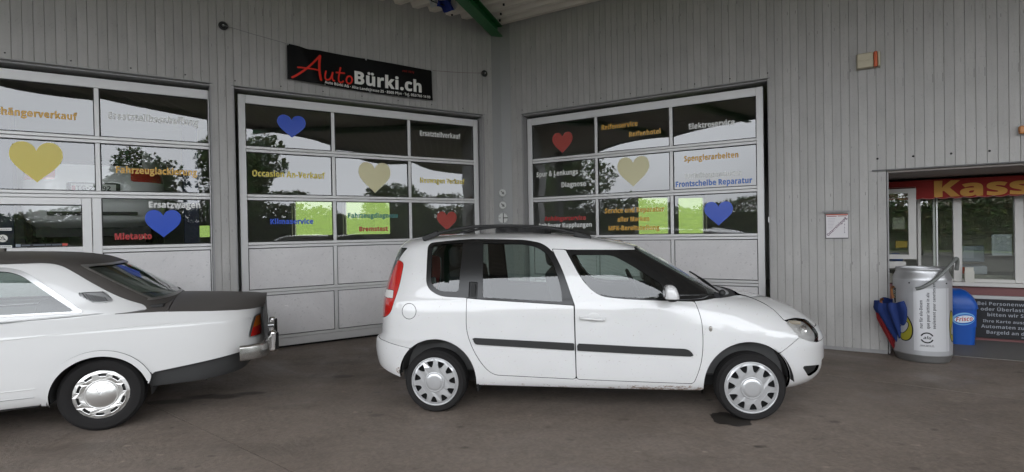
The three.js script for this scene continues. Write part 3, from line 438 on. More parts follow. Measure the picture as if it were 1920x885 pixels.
class Skin {
  // line(y) -> { a, b, w, m, pa, qa, pb, qb }: ends, half width, widest station and roundness of both ends
  constructor(ys, line, n) {
    this.n = n; this.m = ys.length - 1; const K = 260; this.P = []; this.N = [];
    for (const y of ys) {
      const c = line(y), raw = []; let len = 0; const L = [0];
      for (let k = 0; k <= K; k++) {
        const t = (k / K) * 2 - 1, th = t * Math.PI / 2, s = Math.sin(Math.abs(th)), co = Math.max(0, Math.cos(th));
        const [p, q, e] = t < 0 ? [c.pa, c.qa, c.a] : [c.pb, c.qb, c.b];
        raw.push([c.m + (e - c.m) * Math.pow(s, 2 / p), c.w * Math.pow(co, 2 / q)]);
        if (k) { len += Math.hypot(raw[k][0] - raw[k - 1][0], raw[k][1] - raw[k - 1][1]); L.push(len); }
      }
      let k = 0; for (let i = 0; i <= n; i++) { const s = len * i / n; while (k < K - 1 && L[k + 1] < s) k++; const f = clamp((s - L[k]) / (L[k + 1] - L[k] + 1e-9)); this.P.push([lerp(raw[k][0], raw[k + 1][0], f), y, lerp(raw[k][1], raw[k + 1][1], f)]); }
    }
    const at = (i, j) => this.P[clamp(j, 0, this.m) * (n + 1) + clamp(i, 0, n)];
    for (let j = 0; j <= this.m; j++) for (let i = 0; i <= n; i++) {
      const a = at(i - 1, j), b = at(i + 1, j), c = at(i, j - 1), d = at(i, j + 1), u = [b[0] - a[0], b[1] - a[1], b[2] - a[2]], v = [d[0] - c[0], d[1] - c[1], d[2] - c[2]];
      let N = [u[1] * v[2] - u[2] * v[1], u[2] * v[0] - u[0] * v[2], u[0] * v[1] - u[1] * v[0]]; if (i === 0 || i === n) N[2] = 0; const l = Math.hypot(...N) || 1; this.N.push([N[0] / l, N[1] / l, N[2] / l]);
    }
  }
  // depth of the skin at side view x, y
  z(x, y) { let best = 1e9, z = 0; for (let k = 0; k < this.P.length; k++) { const p = this.P[k], d = (p[0] - x) ** 2 + (p[1] - y) ** 2; if (d < best && p[2] > 0) { best = d; z = p[2]; } } return z; }
  // cut: f(x, y, z) > 0 is kept. sides: 'near', 'far' or 'both'
  cut(f, { off = 0, lip = 0, sides = 'both', gap = 0 } = {}) {
    const { P, N, n, m } = this, F = P.map((p) => f(p[0], p[1], p[2]) - gap), pos = [], nor = [], uv = [];
    const V = (p, q) => { pos.push(p[0] + q[0] * off, p[1] + q[1] * off, p[2] + q[2] * off); nor.push(...q); uv.push(p[0], p[1]); };
    const mix = (a, b) => { const t = F[a] / (F[a] - F[b]), p = [0, 1, 2].map((k) => lerp(P[a][k], P[b][k], t)), q = [0, 1, 2].map((k) => lerp(N[a][k], N[b][k], t)); const l = Math.hypot(...q) || 1; return [p, q.map((v) => v / l)]; };
    const edge = (A, B) => { if (!lip) return; const C = A[0].map((v, k) => v - A[1][k] * lip), D = B[0].map((v, k) => v - B[1][k] * lip); const u = B[0].map((v, k) => v - A[0][k]), w = A[1]; let q = [u[1] * w[2] - u[2] * w[1], u[2] * w[0] - u[0] * w[2], u[0] * w[1] - u[1] * w[0]]; const l = Math.hypot(...q); if (l < 1e-9) return; q = q.map((v) => v / l);
      for (const [p, b] of [[A[0], A[1]], [B[0], B[1]], [D, B[1]], [A[0], A[1]], [D, B[1]], [C, A[1]]]) { pos.push(p[0] + b[0] * off, p[1] + b[1] * off, p[2] + b[2] * off); nor.push(...q); uv.push(p[0], p[1]); } };
    const tri = (a, b, c) => {
      const s = (F[a] > 0) + (F[b] > 0) + (F[c] > 0); if (!s) return;
      if (s === 3) { V(P[a], N[a]); V(P[b], N[b]); V(P[c], N[c]); return; }
      while (!((s === 1 && F[a] > 0) || (s === 2 && F[a] <= 0))) [a, b, c] = [b, c, a];
      const A = mix(a, b), B = mix(a, c);
      if (s === 1) { V(P[a], N[a]); V(...A); V(...B); edge(A, B); } else { V(...A); V(P[b], N[b]); V(P[c], N[c]); V(...A); V(P[c], N[c]); V(...B); edge(B, A); }
    };
    for (let j = 0; j < m; j++) for (let i = 0; i < n; i++) { const a = j * (n + 1) + i, b = a + 1, c = a + n + 1, d = c + 1; tri(a, b, d); tri(a, d, c); }
    const make = (mir) => { const p = pos.slice(), q = nor.slice(), t = uv.slice(); if (mir) { for (let i = 2; i < p.length; i += 3) { p[i] = -p[i]; q[i] = -q[i]; } for (let i = 0; i < p.length; i += 9) for (let k = 0; k < 3; k++) { [p[i + 3 + k], p[i + 6 + k]] = [p[i + 6 + k], p[i + 3 + k]]; [q[i + 3 + k], q[i + 6 + k]] = [q[i + 6 + k], q[i + 3 + k]]; } } const g = new THREE.BufferGeometry(); g.setAttribute('position', new THREE.Float32BufferAttribute(p, 3)); g.setAttribute('normal', new THREE.Float32BufferAttribute(q, 3)); g.setAttribute('uv', new THREE.Float32BufferAttribute(t, 2)); return g; };
    return sides === 'near' ? make(false) : sides === 'far' ? make(true) : mergeGeometries([make(false), make(true)]);
  }
}
const rows = (...segs) => { const o = []; for (const [a, b, n] of segs) for (let i = 0; i < n; i++) o.push(lerp(a, b, i / n)); o.push(segs[segs.length - 1][1]); return o; };
// tyre of revolution about z, outer face towards +z
function tyreGeo(R, r, w) { const h = w / 2, s = R - r, prof = [[r, -h * 0.82], [r + s * 0.35, -h], [r + s * 0.75, -h * 0.97], [R - 0.012, -h * 0.8], [R, -h * 0.6], [R, -h * 0.22], [R - 0.006, -h * 0.2], [R - 0.006, -h * 0.12], [R, -h * 0.1], [R, h * 0.1], [R - 0.006, h * 0.12], [R - 0.006, h * 0.2], [R, h * 0.22], [R, h * 0.6], [R - 0.005, h * 0.72], [R - 0.016, h * 0.84], [R - 0.022, h * 0.9], [r + s * 0.74, h * 0.985], [r + s * 0.70, h * 0.975], [r + s * 0.4, h * 1.0], [r + s * 0.2, h * 0.96], [r + s * 0.14, h * 0.93], [r, h * 0.86], [r - 0.01, h * 0.7]]; return new THREE.LatheGeometry(prof.map(([a, b]) => new THREE.Vector2(a, b)), 64).rotateX(Math.PI / 2); }
// white paint with what the photograph shows on it: rusty road dirt along the sill, scuffs on the rear bumper corner, a few chips
const paintMap = dataTex(1400, 540, (u, v) => { const x = (u - 0.5) * 4.4, y = v * 1.7; let k = 0; const n = noise3.noise(x * 26, y * 60, 1.3), m = noise3.noise(x * 70, y * 120, 7.1), w = noise3.noise(x * 5, y * 7, 3.3);
  if (y < 0.27 && x > -0.97 && x < 0.97) k = clamp((n * 0.7 + m * 0.6 + (x > 0.35 ? 0.24 : -0.12) - (y - 0.235) * 9) * 1.4);
  if (Math.hypot((x + 1.63) / 0.05, (y - 0.345) / 0.03) < 1.2) k = Math.max(k, clamp((m + 0.15) * 1.6));
  if (y < 0.5) k = Math.max(k, clamp((m * n - 0.2) * 1.2)); if (noise3.noise(x * 90, y * 90, 12.5) > 0.7) k = Math.max(k, 0.25);
  const c = [0.85, 0.847, 0.845], d = [0.42, 0.32, 0.26], t = clamp(k, 0, 0.8), q = 1 + 0.012 * w; return [0, 1, 2].map((i) => lerp(c[i], d[i], t) * q); }, true);
paintMap.wrapS = paintMap.wrapT = THREE.ClampToEdgeWrapping; paintMap.repeat.set(1 / 4.4, 1 / 1.7); paintMap.offset.set(0.5, 0);
const paintWhite = phy({ map: paintMap, roughness: 0.3, clearcoat: 1, clearcoatRoughness: 0.03 });
const capPaint = phy({ color: lin(0.69, 0.685, 0.68), roughness: 0.3, clearcoat: 1, clearcoatRoughness: 0.03 });
const _g = {};
function carGlass(k, ior = 1.75) { const q = k.toFixed(2) + ior; return _g[q] ??= phy({ color: lin(k * 0.86, k * 0.98, k * 0.93), roughness: 0, transmission: 1, thickness: 0, ior }); }
function sidePanelBlack() { return _g.sb ??= phy({ color: lin(0.012), roughness: 0.16, specularIntensity: 0.8 }); }
function redLens() { return _g.rl ??= phy({ color: lin(0.5, 0.012, 0.008), roughness: 0.12, clearcoat: 1, clearcoatRoughness: 0.03 }); }
// ================================================================ small white high-roof car
{
  const R2 = paintWhite;
  const xf = curve([[0.17, 1.9], [0.22, 2.03], [0.3, 2.1], [0.4, 2.13], [0.55, 2.13], [0.64, 2.105], [0.7, 2.06], [0.75, 1.995], [0.8, 1.93], [0.85, 1.845], [0.9, 1.71], [0.94, 1.56], [0.965, 1.43], [0.985, 1.3], [1.0, 1.215], [1.05, 1.12], [1.1, 1.04], [1.2, 0.875], [1.3, 0.705], [1.38, 0.555], [1.42, 0.465], [1.46, 0.335], [1.49, 0.17], [1.51, 0.02], [1.53, -0.19], [1.545, -0.42], [1.555, -0.68], [1.56, -0.9]]);
  const xr = curve([[0.17, -1.86], [0.22, -1.94], [0.3, -2.0], [0.4, -2.03], [0.5, -2.04], [0.58, -2.03], [0.62, -1.975], [0.66, -1.955], [0.9, -1.945], [1.1, -1.915], [1.3, -1.855], [1.4, -1.815], [1.48, -1.765], [1.51, -1.715], [1.53, -1.63], [1.545, -1.47], [1.555, -1.2], [1.56, -0.95]]);
  const hw = curve([[0.17, 0.68], [0.21, 0.755], [0.26, 0.8], [0.32, 0.82], [0.45, 0.836], [0.6, 0.842], [0.75, 0.838], [0.88, 0.828], [0.96, 0.812], [1.0, 0.798], [1.1, 0.765], [1.2, 0.731], [1.3, 0.695], [1.4, 0.657], [1.48, 0.624], [1.505, 0.6], [1.525, 0.535], [1.54, 0.44], [1.55, 0.32], [1.557, 0.18], [1.56, 0.02]]);
  const pf = curve([[0.17, 5.5], [0.7, 6], [0.85, 5.5], [0.97, 5.5], [1.02, 9], [1.4, 9], [1.5, 5], [1.56, 2.5]]), qf = curve([[0.17, 2.1], [0.9, 2.1], [0.97, 2.3], [1.02, 3.2], [1.4, 3.2], [1.5, 2.4], [1.56, 2]]);
  const pr = curve([[0.17, 7], [0.58, 7], [0.64, 9], [1.4, 9], [1.5, 6], [1.56, 2.5]]), qr = curve([[0.17, 2.4], [0.64, 2.7], [1.4, 2.7], [1.56, 2]]);
  const skin = new Skin(rows([0.17, 0.62, 26], [0.62, 0.9, 18], [0.9, 1.02, 16], [1.02, 1.45, 28], [1.45, 1.54, 14], [1.54, 1.56, 8]), (y) => ({ a: xr(y), b: xf(y), w: hw(y), m: -0.35, pa: pr(y), qa: qr(y), pb: pf(y), qb: qf(y) }), 330);
  const t = thing('small_van', 'white high-roof family car parked side-on in front of the garage doors', 'car');
  t.position.set(0.717, 0, -5.377); t.rotation.y = -0.13328;
  // ---- outlines in side view
  const archR = circle(-1.3, 0.293, 0.35), archF = circle(1.303, 0.283, 0.353);
  const bottom = inside([[-2.3, 0.42], [-1.95, 0.36], [-1.62, 0.275], [-1.62, 0.1], [-0.95, 0.1], [-0.95, 0.24], [0.95, 0.222], [0.95, 0.05], [1.64, 0.05], [1.64, 0.212], [1.86, 0.19], [2.3, 0.21], [2.3, 3], [-2.3, 3]]);
  const sideBlack = inside([[-1.412, 1.473, 0.05], [-1.2, 1.494, 0.1], [-1.005, 1.503], [-0.907, 1.502], [-0.52, 1.490, 0.2], [-0.36, 1.455, 0.1], [-0.27, 1.375, 0.1], [-0.2, 1.24, 0.1], [-0.099, 0.939], [-0.885, 0.986], [-1.02, 0.998], [-1.27, 1.012, 0.09], [-1.395, 1.09, 0.12]]);
  const qGlass = inside([[-1.37, 1.458, 0.03], [-1.085, 1.473, 0.02], [-1.1, 1.05, 0.03], [-1.265, 1.055, 0.06], [-1.352, 1.11, 0.08]]);
  const rGlass = inside([[-0.9, 1.466], [-0.53, 1.455, 0.16], [-0.395, 1.42, 0.12], [-0.30, 1.335, 0.1], [-0.24, 1.2, 0.1], [-0.2, 1.03, 0.05], [-0.197, 0.965], [-0.882, 1.003]]);
  const frontBlack = inside([[-0.168, 1.399], [0.425, 1.389], [0.70, 1.24, 0.2], [0.99, 1.06, 0.1], [1.16, 0.997, 0.03], [1.06, 0.975, 0.04], [0.893, 0.963], [0.357, 0.985, 0.2], [0.10, 1.012, 0.15], [-0.029, 1.144, 0.15]]);
  const fGlass = inside([[-0.125, 1.357, 0.03], [0.235, 1.353, 0.06], [0.40, 1.26], [0.63, 1.105, 0.03], [0.645, 0.99], [0.2, 1.007, 0.15], [0.07, 1.04, 0.12], [-0.04, 1.17, 0.12]]);
  const aLine = (x, y) => (x - lerp(0.44, 0.995, clamp((1.385 - y) / 0.33))) * 0.86;   // ahead of the roof pillar
  const screen = I((x, y) => aLine(x, y) - 0.018, (x, y) => 1.40 - y, (x, y) => y - 1.012, (x) => x - 0.3);
  const screenTrim = I((x, y) => aLine(x, y) + 0.006, (x, y) => 1.412 - y, (x, y) => y - 0.985, (x) => x - 0.3);
  const cowl = I((x, y) => y - 0.975 - Math.max(0, (1.16 - x) * 0.02), (x, y) => 1.015 - y, (x) => x - 1.0);
  const rearScreen = I((x) => -1.6 - x, (x, y, z) => 0.56 - z, (x, y) => y - 1.03, (x, y) => 1.43 - y);
  const fDoor = inside([[-0.088, 0.312, 0.03], [-0.094, 0.937], [-0.202, 1.242, 0.1], [-0.275, 1.385, 0.05], [-0.285, 1.408], [-0.168, 1.402], [-0.029, 1.144, 0.15], [0.10, 1.012, 0.15], [0.357, 0.985, 0.2], [0.893, 0.963], [0.937, 0.82, 0.1], [0.943, 0.62, 0.1], [0.925, 0.45, 0.1], [0.868, 0.29, 0.03]]);
  const rDoor = inside([[-1.022, 0.997], [-0.885, 0.984], [-0.099, 0.937], [-0.09, 0.313, 0.03], [-0.80, 0.338, 0.06], [-0.885, 0.42, 0.08], [-0.97, 0.56, 0.12], [-1.024, 0.72, 0.1]]);
  const frontBumper = inside([[1.5, 0.1], [1.5, 0.52], [1.571, 0.546], [1.735, 0.65], [1.80, 0.628], [1.92, 0.59], [2.3, 0.60], [2.3, 0.1]]);
  const rearBumper = inside([[-1.5, 0.1], [-1.5, 0.553], [-1.55, 0.56], [-1.80, 0.60], [-2.3, 0.615], [-2.3, 0.1]]);
  const headlamp = inside([[1.638, 0.778, 0.03], [1.75, 0.79, 0.06], [1.90, 0.752, 0.05], [1.965, 0.655, 0.05], [1.94, 0.590, 0.03], [1.83, 0.61, 0.05], [1.733, 0.655, 0.04]]);
  const hoodLine = inside([[1.165, 0.985], [1.42, 0.963, 0.2], [1.56, 0.885, 0.1], [1.632, 0.785], [1.75, 0.793, 0.06], [1.90, 0.754, 0.05], [1.95, 0.70], [2.3, 0.69], [2.3, 2], [1.165, 2]]);
  const tail = I(inside([[-1.705, 1.322, 0.02], [-1.638, 1.298, 0.03], [-1.655, 1.09, 0.1], [-1.735, 0.85, 0.05], [-1.83, 0.80, 0.04], [-2.2, 0.80], [-2.2, 1.30]]), (x, y, z) => z - 0.55);
  const fog = inside([[1.762, 0.412, 0.02], [1.96, 0.388, 0.02], [1.945, 0.335, 0.03], [1.845, 0.302, 0.03]]);
  const flap = circle(-1.54, 0.882, 0.068), grille = I((x) => x - 2.0, (x, y, z) => 0.42 - z, (x, y) => 0.69 - y, (x, y) => y - 0.61), intake = I((x) => x - 2.0, (x, y, z) => 0.5 - z, (x, y) => 0.42 - y, (x, y) => y - 0.28);
  const strips = [inside([[-0.972, 0.661, 0.012], [-0.101, 0.622, 0.004], [-0.101, 0.563, 0.004], [-0.945, 0.606, 0.02]]), inside([[-0.077, 0.621, 0.004], [0.822, 0.582, 0.03], [0.868, 0.535, 0.02], [0.845, 0.523, 0.02], [-0.077, 0.562, 0.004]])];
  const rHandle = inside([[-1.008, 1.135, 0.012], [-0.928, 1.13, 0.012], [-0.928, 0.997, 0.012], [-1.008, 1.001, 0.012]]);
  const open = NOT(U(archR, archF));
  const shell = I(bottom, open);
  const noPanel = NOT(U(sideBlack, frontBlack, screenTrim, rearScreen, fDoor, rDoor, frontBumper, rearBumper, headlamp, I(hoodLine, NOT(screenTrim)), tail, flap, cowl));
  const G = 0.003;
  part(t, 'body_shell', skin.cut(I(shell, noPanel), { lip: 0.022, gap: G * 0.6 }), R2);
  for (const sd of ['near', 'far']) {
    const S = { sides: sd };
    part(t, 'front_door', skin.cut(I(fDoor, shell), { ...S, lip: 0.02, gap: G }), R2);
    part(t, 'rear_door', skin.cut(I(rDoor, shell), { ...S, lip: 0.02, gap: G }), R2);
    part(t, 'side_trim', skin.cut(I(U(sideBlack), NOT(qGlass), NOT(rGlass), NOT(rHandle)), { ...S, lip: 0.012, off: -0.003 }), sidePanelBlack());
    part(t, 'window_surround', skin.cut(I(frontBlack, NOT(fGlass), NOT(screenTrim)), { ...S, lip: 0.012, off: -0.003 }), sidePanelBlack());
    part(t, 'side_window', skin.cut(OFF(qGlass, 0.006), { ...S, off: -0.009 }), carGlass(0.62), 'darker tinted rear quarter window');
    part(t, 'side_window', skin.cut(OFF(rGlass, 0.006), { ...S, off: -0.009 }), carGlass(0.7));
    part(t, 'side_window', skin.cut(OFF(fGlass, 0.006), { ...S, off: -0.009 }), carGlass(0.76));
    part(t, 'tail_lamp', skin.cut(I(tail, NOT((x, y) => Math.min(y - 0.985, 1.055 - y, -1.72 - x))), { ...S, lip: 0.015, gap: 0.002 }), redLens(), 'tall red rear light cluster');
    part(t, 'reversing_lamp', skin.cut(I(tail, (x, y) => Math.min(y - 0.985, 1.055 - y, -1.72 - x)), { ...S, gap: 0.002 }), std({ color: lin(0.7, 0.68, 0.66), roughness: 0.2 }));
    const hl = part(t, 'headlamp', skin.cut(headlamp, { ...S, off: 0.002, gap: 0.002 }), phy({ color: lin(0.98), roughness: 0.02, transmission: 1, thickness: 0, ior: 1.55 }));
    part(hl, 'reflector', skin.cut(OFF(headlamp, 0.004), { ...S, off: -0.03 }), std({ color: lin(0.72, 0.71, 0.69), metalness: 0.45, roughness: 0.3, bumpMap: withRepeat(orangePeel, 4), bumpScale: 0.01 }));
    { const zb = skin.z(1.80, 0.69); part(hl, 'lamp_bowl', new THREE.LatheGeometry([[0.012, -0.02], [0.03, -0.014], [0.044, 0.004], [0.048, 0.012]].map(([a, b]) => new THREE.Vector2(a, b)), 24).rotateX(Math.PI / 2).rotateY(0.75).translate(1.8, 0.695, zb - 0.045).scale(1, 1, sd === 'near' ? 1 : -1), M.chrome); part(hl, 'lamp_bulb', new THREE.SphereGeometry(0.014, 12, 8).translate(1.8, 0.695, (sd === 'near' ? 1 : -1) * (zb - 0.045)), std({ color: lin(0.5, 0.5, 0.48), roughness: 0.1 })); part(hl, 'indicator', new RoundedBoxGeometry(0.1, 0.03, 0.02, 2, 0.008).rotateZ(-0.1).translate(1.74, 0.757, (sd === 'near' ? 1 : -1) * (skin.z(1.74, 0.757) - 0.022)), std({ color: lin(0.3, 0.26, 0.2), roughness: 0.3 })); }
    part(t, 'rub_strip', skin.cut(strips[0], { ...S, off: 0.013, lip: 0.016 }), M.darkPlastic); part(t, 'rub_strip', skin.cut(strips[1], { ...S, off: 0.013, lip: 0.016 }), M.darkPlastic);
    part(t, 'fuel_flap', skin.cut(flap, { ...S, gap: 0.003, lip: 0.01 }), R2);
    const s = sd === 'near' ? 1 : -1, Z = (x, y) => skin.z(x, y) * s;
    // pull handles
    const zf = skin.z(0.05, 0.83), hd = node(t, 'door_handle');
    part(hd, 'grip', tube([[-0.045, 0.832, s * (zf + 0.004)], [-0.02, 0.833, s * (zf + 0.028)], [0.06, 0.828, s * (zf + 0.032)], [0.125, 0.822, s * (zf + 0.026)], [0.15, 0.82, s * (zf + 0.003)]], 0.013, 20, 8), capPaint);
    part(hd, 'escutcheon', new THREE.SphereGeometry(0.052, 20, 12).scale(1, 0.75, 0.12).translate(0.062, 0.842, s * (zf + 0.0015)), capPaint);
    part(t, 'rear_handle', skin.cut(rHandle, { ...S, off: -0.02 }), M.black);
    part(t, 'rear_handle', box(-0.985, -0.95, 1.005, 1.125, Math.min(Z(-0.96, 1.06) - s * 0.008, Z(-0.96, 1.06) - s * 0.001), Math.max(Z(-0.96, 1.06) - s * 0.008, Z(-0.96, 1.06) - s * 0.001), 0.003).rotateX(0), M.darkPlastic);
    // indicator repeater
    part(t, 'side_repeater', new THREE.SphereGeometry(0.019, 12, 8).scale(0.8, 1.2, 0.5).translate(1.003, 0.746, Z(1.003, 0.746)), std({ color: lin(0.35, 0.33, 0.3), roughness: 0.2, metalness: 0.3 }));
    // mirror
    const mi = node(t, 'door_mirror');
    const sh = (y0, y1, k) => grid(18, 12, (u, v) => { const a = u * Math.PI * 2, yy = lerp(y0, y1, v), q = (yy - 0.985) / 0.135, rx = 0.062 * Math.pow(clamp(1 - Math.pow(Math.abs(q * 2 - 1) * 0.98, 3.2)), 0.5) * (1 - 0.28 * q) + 0.002, rz = 0.1 * Math.pow(clamp(1 - Math.pow(Math.abs(q * 2 - 1) * 0.98, 4)), 0.5) * (1 - 0.12 * q) + 0.002; const cx = Math.cos(a), sz = Math.sin(a); return [0.685 - 0.02 * q + rx * k * Math.sign(cx) * Math.pow(Math.abs(cx), cx < 0 ? 0.35 : 0.8) - (cx < 0 ? 0 : 0), yy, s * (0.95 + rz * k * Math.sign(sz) * Math.pow(Math.abs(sz), 0.8))]; });
    part(mi, 'cap', sh(1.013, 1.118, 1), capPaint); part(mi, 'base', sh(0.986, 1.013, 1.01), M.darkPlastic); part(mi, 'foot', bar([0.69, 1.0, s * 0.88], [0.71, 0.985, s * 0.79], 0.022), M.darkPlastic);
    part(mi, 'mirror_glass', new THREE.CircleGeometry(0.075, 20).scale(1, 0.62, 1).rotateY(-Math.PI / 2).translate(0.621, 1.058, s * 0.95), M.chrome);
    // roof rail
    const rail = part(t, 'roof_rail', tube([[-1.44, 1.522, s * 0.56], [-1.36, 1.552, s * 0.56], [-1.2, 1.592, s * 0.555], [-1.0, 1.615, s * 0.55], [-0.7, 1.617, s * 0.55], [-0.4, 1.604, s * 0.545], [-0.2, 1.57, s * 0.54], [-0.02, 1.518, s * 0.53], [0.05, 1.485, s * 0.52]], 0.0135, 60, 8).scale(1, 1, 1), M.darkPlastic);
    for (const [a, y] of [[-1.4, 1.525], [-0.02, 1.5]]) part(rail, 'foot', new RoundedBoxGeometry(a === -0.7 ? 0.07 : 0.16, a === -0.7 ? 0.08 : 0.05, 0.045, 2, 0.015).rotateZ(a < -1 ? 0.35 : a > -0.1 ? -0.32 : 0).translate(a, y + 0.012, s * (a < -1 ? 0.56 : 0.535)), M.darkPlastic);
    part(t, 'fog_recess', skin.cut(OFF(fog, 0.004), { ...S, off: -0.02, lip: 0.02 }), M.darkPlastic);
    // mud flaps
    part(t, 'mud_flap', box(-0.945, -0.93, 0.19, 0.25, Math.min(s * 0.62, s * 0.8), Math.max(s * 0.62, s * 0.8)), M.rubber);
  }
  part(t, 'bonnet', skin.cut(I(hoodLine, NOT(screenTrim), NOT(frontBlack), NOT(headlamp), NOT(cowl)), { lip: 0.02, gap: G }), R2);
  part(t, 'front_bumper', skin.cut(I(frontBumper, shell, NOT(fog), NOT(headlamp), NOT(grille), NOT(intake)), { lip: 0.022, gap: G * 0.7 }), R2);
  part(t, 'rear_bumper', skin.cut(I(rearBumper, shell), { lip: 0.022, gap: G * 0.7 }), R2);
  part(t, 'grille', skin.cut(U(grille, intake), { off: -0.015 }), M.black);
  part(t, 'windscreen', skin.cut(screen, { off: -0.004 }), carGlass(0.8));
  part(t, 'screen_trim', skin.cut(I(screenTrim, NOT(screen)), { off: -0.002, lip: 0.01 }), sidePanelBlack());
  part(t, 'cowl_panel', skin.cut(I(cowl, NOT(frontBlack), NOT(screenTrim)), { off: -0.006, lip: 0.02 }), M.darkPlastic);
  part(t, 'rear_window', skin.cut(rearScreen, { off: -0.003 }), carGlass(0.4));
  part(t, 'interior_lining', skin.cut(I(shell, (x, y) => y - 0.3, NOT(U(OFF(qGlass, 0.01), OFF(rGlass, 0.01), OFF(fGlass, 0.01), OFF(screen, 0.01), OFF(rearScreen, 0.01), OFF(headlamp, 0.02), OFF(tail, 0.005)))), { off: -0.042 }), std({ color: lin(0.035), roughness: 0.9 }));
  for (const [z, x] of [[0.42, 1.2], [-0.2, 1.24]]) { part(t, 'wiper', tube([[x - 0.03, 1.0, z], [x - 0.1, 1.075, z - 0.25], [x - 0.13, 1.1, z - 0.42]], 0.009, 10, 5), M.black); }
  part(t, 'wiper_pivot', new THREE.SphereGeometry(0.03, 10, 8).translate(1.15, 1.012, 0.6), M.black);
  // floor, sills and the black inner arches
  part(t, 'underbody', merge([box(-1.7, 1.7, 0.2, 0.3, -0.5, 0.5), box(-0.93, 0.93, 0.23, 0.3, -0.74, 0.74), box(-0.93, 0.93, 0.3, 0.34, -0.72, 0.72)]), M.black);
  for (const x of [-1.3, 1.303]) for (const s of [1, -1]) part(t, 'wheel_liner', grid(20, 2, (u, v) => { const a = lerp(0.06, Math.PI - 0.1, u); return [x + Math.cos(a) * 0.358, 0.287 + Math.sin(a) * 0.358, s * lerp(0.5, 0.77, v)]; }), std({ color: lin(0.06), roughness: 0.95, side: THREE.DoubleSide }));
  for (const x of [-1.3, 1.303]) for (const s of [1, -1]) part(t, 'wheelhouse', new THREE.CircleGeometry(0.357, 32, 0, Math.PI).translate(x, 0.287, s * 0.5), std({ color: lin(0.22), roughness: 0.9, side: THREE.DoubleSide }));  // flat half discs added behind the wheels to block light through the arches
  // cabin
  const cloth = std({ color: lin(0.022, 0.022, 0.024), roughness: 0.95 });
  const seat = (x, z, w) => { const s = node(t, 'seat'); part(s, 'cushion', new RoundedBoxGeometry(0.5, 0.16, w, 3, 0.06).translate(x + 0.18, 0.62, z), cloth); part(s, 'backrest', new RoundedBoxGeometry(0.14, 0.6, w, 3, 0.06).rotateZ(0.2).translate(x - 0.12, 0.93, z), cloth); part(s, 'headrest', new RoundedBoxGeometry(0.1, 0.19, Math.min(0.27, w * 0.55), 4, 0.05).rotateZ(0.12).translate(x - 0.19, 1.34, z), cloth); };
  seat(-0.12, 0.36, 0.5); seat(-0.12, -0.36, 0.5); seat(-1.0, 0.45, 0.44); seat(-1.0, 0, 0.4); seat(-1.0, -0.45, 0.44);
  part(t, 'dashboard', new RoundedBoxGeometry(0.5, 0.34, 1.34, 3, 0.1).translate(0.93, 0.85, 0), cloth);
  part(t, 'steering_wheel', new THREE.TorusGeometry(0.175, 0.016, 8, 28).rotateY(Math.PI / 2).rotateZ(0.42).translate(0.5, 0.98, -0.36), M.black);
  part(t, 'instrument_hood', new RoundedBoxGeometry(0.2, 0.12, 0.4, 3, 0.05).translate(0.78, 1.03, -0.36), cloth);
  part(t, 'inner_mirror', new RoundedBoxGeometry(0.04, 0.07, 0.22, 2, 0.015).translate(0.42, 1.3, 0), M.black);
  // wheels
  const capMat = std({ color: lin(0.52, 0.52, 0.525), metalness: 0.5, roughness: 0.3 }), Rt = 0.272;
  const hub = (() => { const sh = new THREE.Shape(); sh.absarc(0, 0, 0.208, 0, Math.PI * 2); for (let k = 0; k < 11; k++) { const a = k / 11 * Math.PI * 2 + Math.PI / 2, P = (r, d) => [Math.cos(a + d) * r, Math.sin(a + d) * r], h = new THREE.Path(); h.moveTo(...P(0.181, -0.185)); h.quadraticCurveTo(...P(0.187, 0), ...P(0.181, 0.185)); h.bezierCurveTo(...P(0.158, 0.15), ...P(0.128, 0.14), ...P(0.125, 0)); h.bezierCurveTo(...P(0.128, -0.14), ...P(0.158, -0.15), ...P(0.181, -0.185)); sh.holes.push(h); }
    const g = new THREE.ExtrudeGeometry(sh, { depth: 0.006, bevelEnabled: true, bevelThickness: 0.005, bevelSize: 0.002, bevelSegments: 2, curveSegments: 40 }); const p = g.attributes.position; for (let i = 0; i < p.count; i++) { const r = Math.hypot(p.getX(i), p.getY(i)); p.setZ(i, p.getZ(i) + 0.016 * (1 - (r / 0.21) ** 2) - 0.01 * clamp((r - 0.19) / 0.02)); } g.computeVertexNormals(); return g; })();
  for (const [x, s] of [[-1.313, 1], [1.313, 1], [-1.313, -1], [1.313, -1]]) {
    const w = node(t, 'wheel'); w.position.set(x, 0.272, s * 0.742); if (s < 0) w.rotation.y = Math.PI; w.rotation.z = x * 0.7;
    part(w, 'tyre', tyreGeo(Rt, 0.205, 0.185), M.rubber);
    part(w, 'rim', new THREE.CylinderGeometry(0.2, 0.2, 0.08, 32, 1).rotateX(Math.PI / 2).translate(0, 0, -0.02), std({ color: lin(0.025), roughness: 0.8 }));
    part(w, 'wheel_trim', hub.clone().translate(0, 0, 0.072), capMat);
    part(w, 'trim_ring', new THREE.TorusGeometry(0.205, 0.007, 8, 48).translate(0, 0, 0.078), capMat);
    part(w, 'centre_cap', new THREE.LatheGeometry([[0, 0.012], [0.05, 0.011], [0.068, 0.007], [0.074, 0], [0.078, 0.002], [0.086, 0.003], [0.09, -0.002]].map(([a, b]) => new THREE.Vector2(a, b)), 32).rotateX(Math.PI / 2).translate(0, 0, 0.098), capMat);
  }
}
